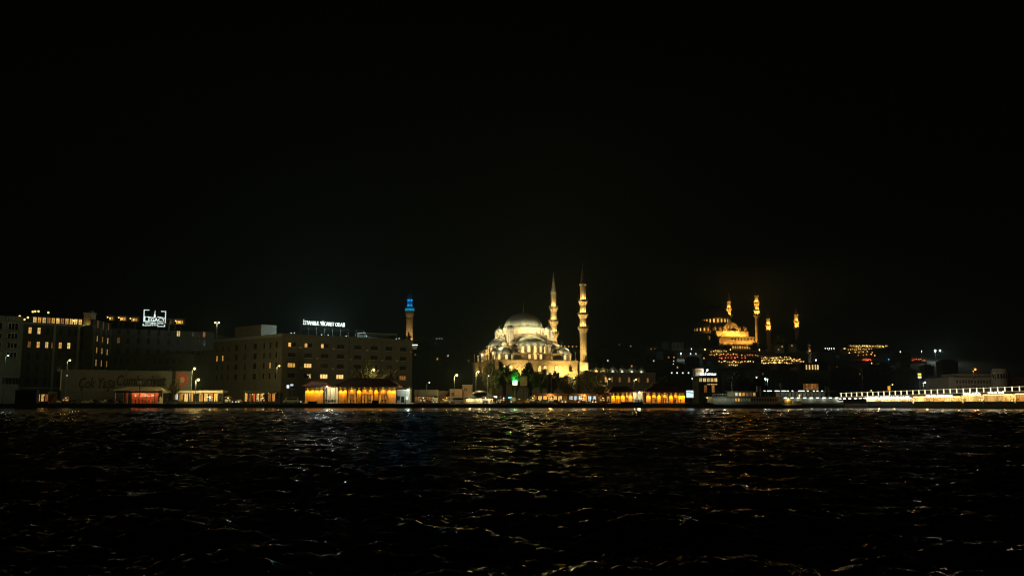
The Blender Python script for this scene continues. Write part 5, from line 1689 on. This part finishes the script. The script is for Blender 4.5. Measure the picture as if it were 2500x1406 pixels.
car(1397, 339, PI, CPA['yellow'], 'bright yellow taxi before the blue-white shops', 'car', False, True)
car(1268, 340, 0, CPA['yellow'], 'yellow cab below the green lit sign', 'car', True, True)
car(1040, 345, 0, CPA['red'], 'dark red car by the brown shelter', 'car', True)
car(1330, 342, PI, CPA['silver'], 'silver car before the warm shops', 'car', True)
car(1352, 341, 0, CPA['dark'], 'dark car beside the silver one before the warm shops', 'car', True)

for px, Y, rz, pk, kd, lb in ((134, 344, 1.3, 'white', 'car', 'white car with headlights on between the orange stall and the hoarding'), (566, 345, 1.7, 'dark', 'car', 'dark car with headlights on right of the cream arcade'),
        (585, 347, 1.45, 'silver', 'car', 'silver car with headlights on left of the amber shop row'), (735, 343, 1.5, 'dark', 'car', 'dark car facing the water left of the first terminal'),
        (1060, 347, 1.8, 'white', 'van', 'white van with headlights on behind the brown shelter lights'), (1222, 343, 1.2, 'silver', 'car', 'silver car facing the water below the left-hand trees'),
        (1252, 346, 1.6, 'white', 'van', 'white van facing the water under the green sign'), (1289, 344, 1.9, 'yellow', 'car', 'yellow taxi facing the water left of the warm shops'),
        (1311, 345, 1.4, 'dark', 'car', 'dark car facing the water at the first warm shop'), (1374, 344, 1.7, 'white', 'car', 'white car facing the water between warm and blue-white shops'),
        (1412, 346, 1.3, 'red', 'car', 'red car facing the water below the blue-white panel'), (1449, 344, 1.6, 'silver', 'car', 'silver car facing the water under the dark tree')):
    car(px, Y, rz, CPA[pk], lb, kd, True, pk == 'yellow')

def person_mesh(seed, walk):
    r = random.Random(seed)
    s = .26 if walk else .09
    v = {}
    V = [((0, 0, .95), .155), ((0, 0, 1.15), .15), ((0, 0, 1.38), .165), ((0, 0, 1.50), .06), ((0, -.01, 1.62), .105), ((0, -.01, 1.72), .085)]
    E = [(0, 1), (1, 2), (2, 3), (3, 4), (4, 5)]
    for sd, ph in ((-1, 1), (1, -1)):
        n0 = len(V)
        V += [((sd * .1, 0, .88), .095), ((sd * .1, -s * .4 * ph, .5), .066), ((sd * .1, s * .9 * ph, .08), .045), ((sd * .1, s * .9 * ph - .15, .04), .035)]
        E += [(0, n0), (n0, n0 + 1), (n0 + 1, n0 + 2), (n0 + 2, n0 + 3)]
        n0 = len(V)
        bend = r.uniform(0, .22)
        V += [((sd * .2, 0, 1.40), .06), ((sd * .25, s * .3 * -ph, 1.12), .046), ((sd * .24, s * .4 * -ph - bend, .9 + bend * .7), .034), ((sd * .24, s * .4 * -ph - bend - .03, .82 + bend * .7), .03)]
        E += [(2, n0), (n0, n0 + 1), (n0 + 1, n0 + 2), (n0 + 2, n0 + 3)]
    me = bpy.data.meshes.new('person')
    me.from_pydata([p for p, q in V], E, [])
    ob = new_obj('person_source', me)
    sk = ob.modifiers.new('skin', 'SKIN')
    for i, (p, q) in enumerate(V):
        me.skin_vertices[0].data[i].radius = (q, q)
    me.skin_vertices[0].data[0].use_root = True
    sb = ob.modifiers.new('sub', 'SUBSURF')
    sb.levels = sb.render_levels = 1
    bpy.context.view_layer.update()
    dg = bpy.context.evaluated_depsgraph_get()
    out = bpy.data.meshes.new_from_object(ob.evaluated_get(dg))
    bpy.data.objects.remove(ob)
    return out
SKIN = mat('skin', (.42, .27, .19), .6, .1, 5)
HAIR = mat('dark_hair', (.02, .015, .012), .7, .1, 5)
CLOTH = [mat('clothes_%d' % k, c, .85, .2, 4) for k, c in enumerate(((.03, .03, .035), (.05, .05, .07), (.10, .07, .05), (.30, .28, .25), (.16, .03, .03), (.07, .09, .07)))]
PM = []
for k in range(4):
    base = person_mesh(k, k % 2 == 0)
    for j in range(3):
        me = base.copy()
        me.materials.clear()
        for m_ in (CLOTH[(k + 2 * j) % 6], CLOTH[(k + j + 1) % 3], SKIN, HAIR):
            me.materials.append(m_)
        for p in me.polygons:
            c = p.center
            p.material_index = 3 if c.z > 1.66 or (c.z > 1.56 and c.y > .03) else 2 if c.z > 1.5 or (c.z < .95 and abs(c.x) > .2) else 1 if c.z < .9 else 0
            p.use_smooth = True
        PM.append(me)
def people(spots, Y, label, group):
    for px in spots:
        yy = Y + random.uniform(-1.2, 1.2)
        o = new_obj('person', random.choice(PM), None, (P(px, 980, yy).x, yy, QZ + .012), (0, 0, random.uniform(0, 6.28)))
        k = random.uniform(.94, 1.04)
        o.scale = (k, k, k)
        tag(o, label, 'person', group)
people([296, 308, 322, 331, 340, 347, 354, 358, 364, 372, 388], 334, 'person standing in the crowd before the red pavilion', 'crowd at the red pavilion')
people([157, 163, 169, 196, 241, 262, 281], 333, 'person on the quay before the hoarding and parked cars', 'walkers before the hoarding')
people([409, 444, 462, 497, 509, 513, 527, 541, 558, 571], 332, 'person in dark clothes before the cream arcade', 'walkers before the arcade')
people([604, 617, 628, 641, 652, 664, 676], 333, 'person before the dim amber shop row', 'walkers below the office block')
people([796, 803, 811, 842, 856, 864, 890, 899, 903, 934, 941], 329, 'person waiting in front of the first ferry terminal', 'people at the first terminal')
people([1018, 1031, 1046, 1059, 1072, 1094], 333, 'person near the brown shelter and the minibus', 'walkers near the shelter')
people([1199, 1204, 1209, 1214, 1219, 1226, 1233, 1240], 333, 'person in the group between domed kiosk and cyan sign', 'group by the domed kiosk')
people([1282, 1290, 1297, 1305, 1313, 1321, 1336, 1344, 1360, 1368, 1377, 1384], 334, 'person in the crowd before the warm shops under the trees', 'crowd before the warm shops')
people([1411, 1419, 1436, 1444, 1452, 1463, 1471, 1479, 1486], 333, 'person in the crowd before the blue-white shops', 'crowd before the blue-white shops')
people([1508, 1551, 1559, 1566, 1600, 1619, 1625, 1648, 1662], 330, 'person waiting in front of the second ferry terminal', 'people at the second terminal')
# lamp-lit food carts, added among the crowd as more small lights
CARTS = ((160, 334, 'added yellow-lit food cart at the left end of the hoarding', YEL, 0), (512, 333, 'pale lit snack cart before the cream arcade', (1, .9, .7), 1), (556, 334, 'added dim snack cart at the right end of the cream arcade', YEL, 2),
         (640, 334, 'small added lit cart before the amber shop row', (1, .7, .4), 3), (1090, 337, 'added orange-lit cart beside the minibus', (1, .5, .1), 2), (1184, 334, 'added bright cart left of the group by the domed kiosk', (1, .85, .5), 1),
         (1228, 335, 'added white-lit cart below the cyan sign', (.9, .95, 1), 0), (1300, 336, 'added warm-lit chestnut cart at the left end of the warm shops', YEL, 3), (1345, 335, 'added lit corn cart in the middle of the warm shops', (1, .8, .4), 2),
         (1422, 334, 'added orange-lit cart below the orange globe lamp', (1, .45, .1), 1), (1470, 335, 'added lit cart with yellow lamp by the market stall', YEL, 0), (1032, 336, 'small added lit cart before the brown shelter', (1, .6, .25), 3))
for px, Y, lb, col, k in CARTS:
    t = thing('added_food_cart', lb, 'food cart', (P(px, 980, Y).x, Y, QZ + .012), R(random.uniform(-25, 25)), 'food carts added on the quay')
    MB().box(-.9, .9, -.45, .45, .55, 1.1).build('counter', (RED, CREAM, WHITE, WOOD)[k], t)
    MB().box(-.85, .85, -.44, .44, 1.12, 1.5).build('display_glass', emit('cart_display_%d' % k, col, .5), t)
    for x in (-.85, .85):
        MB().box(x - .03, x + .03, -.42, -.36, 1.1, 2.25).box(x - .03, x + .03, .36, .42, 1.1, 2.25).build('post', METAL, t)
        o = MB().plate([(.32 * math.cos(2 * PI * q / 12), .32 * math.sin(2 * PI * q / 12)) for q in range(12)], -.05, .05).build('wheel', RUBBER, t, (x * .7, -.5, .33))
    MB().hip(-1.1, 1.1, -.65, .65, 2.28, 2.6, .5, t=.05).build('canopy', (RED, CREAM, TILE, WOOD)[k], t)
    new_obj('lamp', bulb_mesh(col, 2.4, .17), t, (.2, -.2, 2.02))
    lamp('POINT', (.2, -.55, 1.95), 70, col, t, .1)
# mooring bollards and a few boats' dark sterns along the edge
bm = MB().lathe([(.22, 0), (.18, .35), (.3, .45), (.3, .6), (.1, .66)], 10).mesh('bollard', METAL)
for k, px in enumerate((140, 300, 455, 610, 770, 930, 1090, 1180, 1330, 1470, 1590)):
    o = new_obj('bollard', bm, None, (P(px, 985, QY + .7).x, QY + .7, QZ + .02))
    tag(o, ('first', 'second', 'third', 'fourth', 'fifth', 'sixth', 'seventh', 'eighth', 'ninth', 'tenth', 'last')[k] + ' squat mooring bollard from the left on the quay edge', 'bollard', 'bollards along the quay edge')

# ------------------------------------------------------------------ the hillside town
def hill_Y(px, py, up=0.0, lo=505, hi=1300):
    """depth at which something UP metres tall on the slope shows its top at this photo row"""
    y = lo
    while y < hi:
        q = P(px, py, y)
        if ground_z(q.x, y) + up >= q.z:
            return y
        y += 4
    return hi
def hill_lamp(px, py, col, watts, label, h=6.0, r=.5, Y=None, group='lamps on the hillside', n=1, dxp=0):
    Y = Y or hill_Y(px, py, h)
    q = P(px, py, Y)
    g = ground_z(q.x, Y)
    t = thing('hill_lamp', label, 'lamp', (q.x, Y, g - .5), 0, group)
    hh = max(1.0, q.z - g + .5)
    MB().tube((0, 0, 0), (0, 0, hh), .16, .1).build('pole', METAL, t)
    for k in range(n):
        hd_ = MB().box(-.5, .5, -.3, .3, hh + .35, hh + .6).build('lamp_head', METAL, t, (k * dxp * M(Y), 0, 0))
        new_obj('bulb', bulb_mesh(col, 2.2 if watts > 80 else 1.3, r), hd_, (0, 0, hh))
        if watts > 80:
            lamp('POINT', (k * dxp * M(Y), -.3, hh - r - .3), watts * 2.5, col, t, .3)
    return t
for px, py, col, w, lb in ((1385, 838, (1, .55, .12), 900, 'orange lamp on the slope between the mosque minarets'), (1540, 845, COOL, 60, 'lone white hill lamp above the courtyard domes'),
        (1662, 862, COOL, 1500, 'brightest white lamp on the slope left of the distant mosque'), (1688, 851, COOL, 160, 'white hill lamp up and right of the brightest one'), (1686, 863, COOL, 130, 'left of two white lamps level with the brightest hill lamp'),
        (1699, 863, COOL, 170, 'right of two white lamps level with the brightest hill lamp'), (1721, 852, YEL, 420, 'yellow lamp at the left foot of the distant mosque wall'), (1992, 878, COOL, 420, 'white lamp above the lit colonnade'),
        (1783, 853, YEL, 220, 'pale lamp below the distant mosque porch'), (1854, 853, YEL, 320, 'yellow lamp at the right foot of the distant mosque'), (2198, 858, COOL, 160, 'lone white lamp right of the terrace lights'),
        (2250, 857, COOL, 100, 'faint white lamp left of the twin floodlights'), (2112, 901, COOL, 200, 'white lamp low on the dark slope above the bridge'), (2128, 886, YEL, 200, 'upper of two yellow lamps below the red glow'),
        (2131.5, 890.5, YEL, 160, 'lower of two yellow lamps below the red glow'), (1645, 881, COOL, 60, 'small white lamp below the orange sign row'), (1644, 888, COOL, 80, 'lower small white lamp below the orange sign row'),
        (2170, 877, (.1, .5, 1), 120, 'small blue lamp left of the red string of lights'), (1847, 921, COOL, 160, 'white lamp over the trees behind the first ferry'), (1868, 924, COOL, 110, 'left of two close white lamps behind the ferries'),
        (1873.5, 926, COOL, 110, 'right of two close white lamps behind the ferries'), (1805, 946, COOL, 70, 'white lamp just above the first ferry'), (1690, 924, COOL, 40, 'tiny white lamp left of the restaurant upper floor'), (1697.5, 928, COOL, 60, 'white lamp close left of the restaurant'),
        (1034, 836, COOL, 30, 'tiny pale lamp on the dark hill right of the fire tower'), (1063, 838, COOL, 30, 'tiny pale lamp under the three lit hill windows')):
    low = py > 915
    hill_lamp(px, py, col, w, lb, Y=395 if low else None, r=.32 if low else .55 if w > 300 else .38)
for i, px in enumerate((1640, 1653, 1667, 1681)):
    hill_lamp(px, 910, COOL, 60, ('first', 'second', 'third', 'last')[i] + ' white lamp, counted from the left, in the level row of four', Y=470, r=.4, group='row of four white lamps')
for i, px in enumerate((2014.5, 2020, 2025, 2030, 2036)):
    hill_lamp(px, 850, (1, .95, .8), 90, ('first', 'second', 'third', 'fourth', 'last')[i] + ' lamp from the left in the short row of five right of the distant mosque', r=.4, group='row of five white lamps')
hill_lamp(2283, 855.5, (.85, 1, .9), 2200, 'twin cool floodlights on a mast at the far right hill', h=14, r=.9, n=2, dxp=12, Y=820)

def hill_house(px0, px1, py_top, label, lit=(), floors=2, Y=None, wall=PLASTER_D, hgt=8.0, roof=True, cat='house', name='hill_house', pane_m=None):
    pm = (px0 + px1) / 2
    Y = Y or hill_Y(pm, py_top, hgt)
    a, c = P(px0, py_top, Y), P(px1, py_top, Y)
    g = ground_z((a.x + c.x) / 2, Y) - 3
    w = c.x - a.x
    t = thing(name, label, cat, (a.x, Y, 0), R(random.uniform(-4, 4)), 'houses on the hillside')
    n = max(2, int(w / 3.2))
    fh = 3.1
    holes = []
    for f in range(floors):
        for k in range(n):
            s = w * (k + .5) / n
            holes.append((s - .6, s + .6, a.z - fh * (f + 1) + .9, a.z - fh * (f + 1) + 2.4))
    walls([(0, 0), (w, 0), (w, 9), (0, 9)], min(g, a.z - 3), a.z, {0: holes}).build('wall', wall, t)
    for i, (s0, s1, e, gg) in enumerate(holes):
        window(t, (s0, 0, e), 0, s1 - s0, gg - e, (pane_m or WIN_W) if i in lit else GLASS, WOOD if i in lit else DARK, 1, 0)
    if roof:
        MB().hip(-.5, w + .5, -.5, 9.5, a.z + .2, a.z + 2.4, min(3.5, w * .3)).build('roof', TILE_D, t)
    return t
hill_house(1050, 1082, 824, 'dark hill house with three pale windows right of the fire tower', (2, 3, 4), 2, pane_m=WIN_C)
hill_house(1012, 1044, 836, 'dark hill house close right of the fire tower foot', (), 2)
hill_house(1095, 1130, 838, 'unlit hill house left of the floodlit mosque', (), 2)
hill_house(1374, 1412, 842, 'terrace house with a row of little warm lights between the minarets', (0, 1, 2, 3, 4, 5, 6), 1)
hill_house(1462, 1500, 850, 'unlit hill house right of the near minaret', (), 2)
hill_house(1520, 1560, 858, 'unlit hill house above the courtyard domes', (), 2)
hill_house(1576, 1612, 848, 'dark hill house with two faint windows above the second terminal', (1, 2), 2, pane_m=WIN_D)
hill_house(1616, 1634, 833, 'tall pale-faced house lit from below left of the distant mosque', (), 1, wall=PLASTER_C)
hill_house(1640, 1668, 836, 'dim brown house beside the pale-faced one', (), 2, wall=PLASTER_C)
hill_house(1626, 1652, 868, 'low building with an orange lit sign row on the slope', (0, 1, 2, 3, 4, 5, 6, 7), 1, pane_m=ORW)
hill_house(1676, 1708, 876, 'unlit block left of the terrace restaurants', (), 3)
hill_house(1600, 1640, 884, 'unlit block low on the slope above the second terminal', (), 3)
hill_house(1716, 1726, 870, 'narrow house with one orange sign-like window', (0,), 2)
hill_house(1872, 1890, 838, 'pale dim house right of the distant mosque', (), 2, wall=PLASTER_C)
hill_house(1896, 1914, 842, 'small amber-lit house right of the distant mosque', (1, 2), 2, wall=PLASTER_C)
hill_house(1930, 1944, 840, 'small dim house with a lit gable right of the distant mosque', (0,), 1, wall=PLASTER_C)
hill_house(2000, 2040, 862, 'unlit house under the row of five lamps', (), 2)
hill_house(2180, 2226, 866, 'unlit house above the red string of lights', (), 2)
hill_house(2300, 2340, 884, 'unlit block beyond the twin floodlights', (), 3, Y=700)
hill_house(2120, 2180, 898, 'unlit block on the slope above the bridge ramp', (), 3, Y=600)
hill_house(2190, 2238, 906, 'unlit low block left of the yellow pictogram panel', (), 3, Y=560)
hill_house(2040, 2100, 904, 'unlit wide block above the second ferry', (), 3, Y=600)
hill_house(1880, 1950, 912, 'unlit wide block between the ferries and the terraces', (), 3, Y=560)
hill_house(1762, 1830, 914, 'unlit block behind the first ferry', (), 3, Y=560)
# more scattered dim houses up the slope, listed from left to right
ORD = ('first', 'second', 'third', 'fourth', 'fifth', 'sixth', 'seventh', 'eighth', 'ninth', 'tenth', 'eleventh', 'twelfth', 'thirteenth', 'fourteenth', 'fifteenth', 'sixteenth', 'seventeenth', 'eighteenth', 'nineteenth', 'last')
for i, (px, py) in enumerate(((1020, 862), (1062, 872), (1100, 856), (1138, 868), (1446, 868), (1490, 876), (1512, 838), (1548, 880), (1590, 868), (1606, 858), (1660, 892), (1700, 900), (1868, 898), (1916, 894), (2010, 884), (2050, 892), (2092, 908), (2160, 890), (2210, 888), (2268, 896))):
    hill_house(px - 12, px + 12, py, ORD[i] + ' from the left of the scattered small houses with one dim window', (i % 5,), 2, pane_m=(WIN_D, WIN_W, WIN_C)[i % 3], wall=PLASTER_D, hgt=7.0)
# colonnade and its little minaret
cn_ = thing('lit_colonnade', 'small colonnaded hall with five glowing slots on the slope', 'building', (P(1955, 890, 760).x, 760, 0))
w = 48 * M(760)
MB().box(0, w, 0, 9, ground_z(P(1975, 890, 760).x, 760) - 3, ZP(887, 760)).build('wall', PLASTER_D, cn_)
for px in (1968.5, 1976, 1983.5, 1990.5, 1996.5):
    arch_window(cn_, (P(px, 890, 760).x - P(1955, 890, 760).x, 0, ZP(902, 760)), 0, 1.1, 4.0, WIN_P, PLASTER_D, rim=.4)
MB().box(-.5, w + .5, -.6, 9.5, ZP(887, 760), ZP(886, 760)).build('roof', LEAD_DARK, cn_)
ms_ = thing('small_minaret', 'short amber-lit minaret stub on the slope right of the terraces', 'minaret', (P(1976, 850, 800).x, 800, 0))
minaret(ms_, 0, 0, ground_z(P(1976, 850, 800).x, 800) - 2, ZP(842, 800), ZP(828, 800), [ZP(861, 800)], 1.15, 1.3, watts=260, col=(1, .58, .16), seg=12)
# terrace restaurants with rows of bulbs
def terrace(label, px0, px1, rows, group='terrace restaurants on the slope', glow=None):
    """rows: (photo row, first px, last px, count, colour, size)"""
    y0 = rows[0][0]
    pm = (px0 + px1) / 2
    Y = hill_Y(pm, rows[-1][0] - 2, 3.0)
    x0 = P(px0, y0, Y).x
    t = thing('terrace_restaurant', label, 'restaurant', (x0, Y, 0), 0, group)
    w = P(px1, y0, Y).x - x0
    g = ground_z(x0 + w / 2, Y) - 6
    for i, (py, a, c, n_, col, r) in enumerate(rows):
        z = ZP(py, Y)
        xa, xc = P(a, py, Y).x - x0, P(c, py, Y).x - x0
        dpt = 5.0 * i
        MB().box(xa - 1, xc + 1, -dpt, 8, max(g, z - 5.2), z - 2.8).build('storey', PLASTER_D, t)
        MB().box(xa - 1, xc + 1, -dpt - .1, -dpt, z - 2.8, z - 1.9).build('parapet', TILE_D, t)
        MB().box(xa - 1.3, xc + 1.3, -dpt + 1.5, 8, z + .9, z + 1.15).build('awning', TILE_D, t)
        wb_ = MB().box(xa, xc, 3.0, 3.2, z - 2.8, z + .9).build('back_wall', PLASTER_B, t)
        for k in range(n_):
            f = (k + random.uniform(.2, .8)) / n_
            new_obj('lamp', bulb_mesh(col, random.choice((.7, 1.2, 2.2)), r), t, (xa + (xc - xa) * f, -dpt + .5, z + random.uniform(-.6, .6)))
        lamp('POINT', ((xa + xc) / 2, -dpt + .8, z + .2), 420, col, t, .4)
        if xc - xa > 30:
            for f in (.2, .8):
                lamp('POINT', (xa + (xc - xa) * f, -dpt + .8, z + .2), 350, col, t, .4)
    return t
YB, RB, OB = (1.0, .62, .16), (1.0, .14, .04), (1.0, .40, .08)
terrace('stacked terrace restaurant with rows of amber and red bulbs under the distant mosque', 1724, 1850,
        [(857, 1735, 1775, 8, YB, .5), (866, 1727, 1800, 13, OB, .55), (869, 1800, 1848, 7, OB, .45), (874.5, 1742, 1812, 9, RB, .6), (885, 1742, 1826, 17, YB, .5), (893, 1763, 1784, 5, YB, .6)])
terrace('long terrace restaurant with dense yellow bulbs right of the red one', 1846, 1958,
        [(873, 1856, 1934, 15, YB, .5), (879, 1846, 1950, 26, YB, .55), (882, 1925, 1955, 8, (1, .5, .12), .6), (887, 1848, 1922, 17, YB, .55)])
terrace('rooftop terrace with scattered golden lamps and a red glow right of the colonnade', 2052, 2170,
        [(845, 2074, 2168, 24, YB, .5), (853, 2053, 2124, 14, YB, .5), (861, 2060, 2124, 6, YB, .5), (868, 2078, 2122, 5, OB, .5), (880, 2086, 2106, 12, RB, .55)])
terrace('thin string of small red lights on the far right slope', 2180, 2256, [(877, 2180, 2204, 6, OB, .42), (878.5, 2200, 2254, 16, RB, .38)])
hl = bpy.data.objects['terrace_restaurant.001']
for px, w in ((1878, 420), (1890, 300)):
    q = P(px, 886, hl.location.y)
    new_obj('floodlamp', bulb_mesh((1, .8, .3), 2.5, .8), hl, (q.x - hl.location.x, -16, q.z))
# trees on the hill before and beside the distant mosque
for i, (px, yt, wp, Y, lb) in enumerate(((1745, 808, 24, 1085, 'dark tree before the distant mosque wall'), (1730, 822, 22, 1080, 'dark tree at the left corner of the distant mosque'), (1839, 836, 22, 1082, 'pointed dark tree against the distant mosque right wall'),
        (1772, 843, 20, 1075, 'low dark tree at the distant mosque porch'), (1862, 836, 20, 1090, 'dark tree right of the distant mosque'), (1700, 826, 30, 1090, 'broad dark tree left of the distant mosque'), (997, 812, 14, 1010, 'spiky dark tree at the foot of the fire tower'),
        (1908, 820, 40, 1120, 'broad dark tree between the far minarets'), (1955, 822, 36, 1130, 'broad dark tree at the rightmost far minaret'))):
    g = ground_z(P(px, yt, Y).x, Y)
    tree(px, yt, wp, Y, lb, i, zg_=min(g, P(px, yt, Y).z - 5), low=.15, group='trees on the hilltop', name='hill_tree')

# ------------------------------------------------------------------ night haze over the whole harbour
hm = bpy.data.materials.new('night_haze')
hm.use_nodes = True
nt = hm.node_tree
for n_ in list(nt.nodes):
    nt.nodes.remove(n_)
vo = nt.nodes.new('ShaderNodeVolumePrincipled')
vo.inputs['Color'].default_value = (.64, .88, .90, 1)
vo.inputs['Density'].default_value = HAZE
vo.inputs['Anisotropy'].default_value = 0.0
oo = nt.nodes.new('ShaderNodeOutputMaterial')
nt.links.new(vo.outputs[0], oo.inputs['Volume'])
hz = MB().box(-1400, 1400, -100, 2800, -6, 165).build('haze', hm)
hz['kind'] = 'stuff'
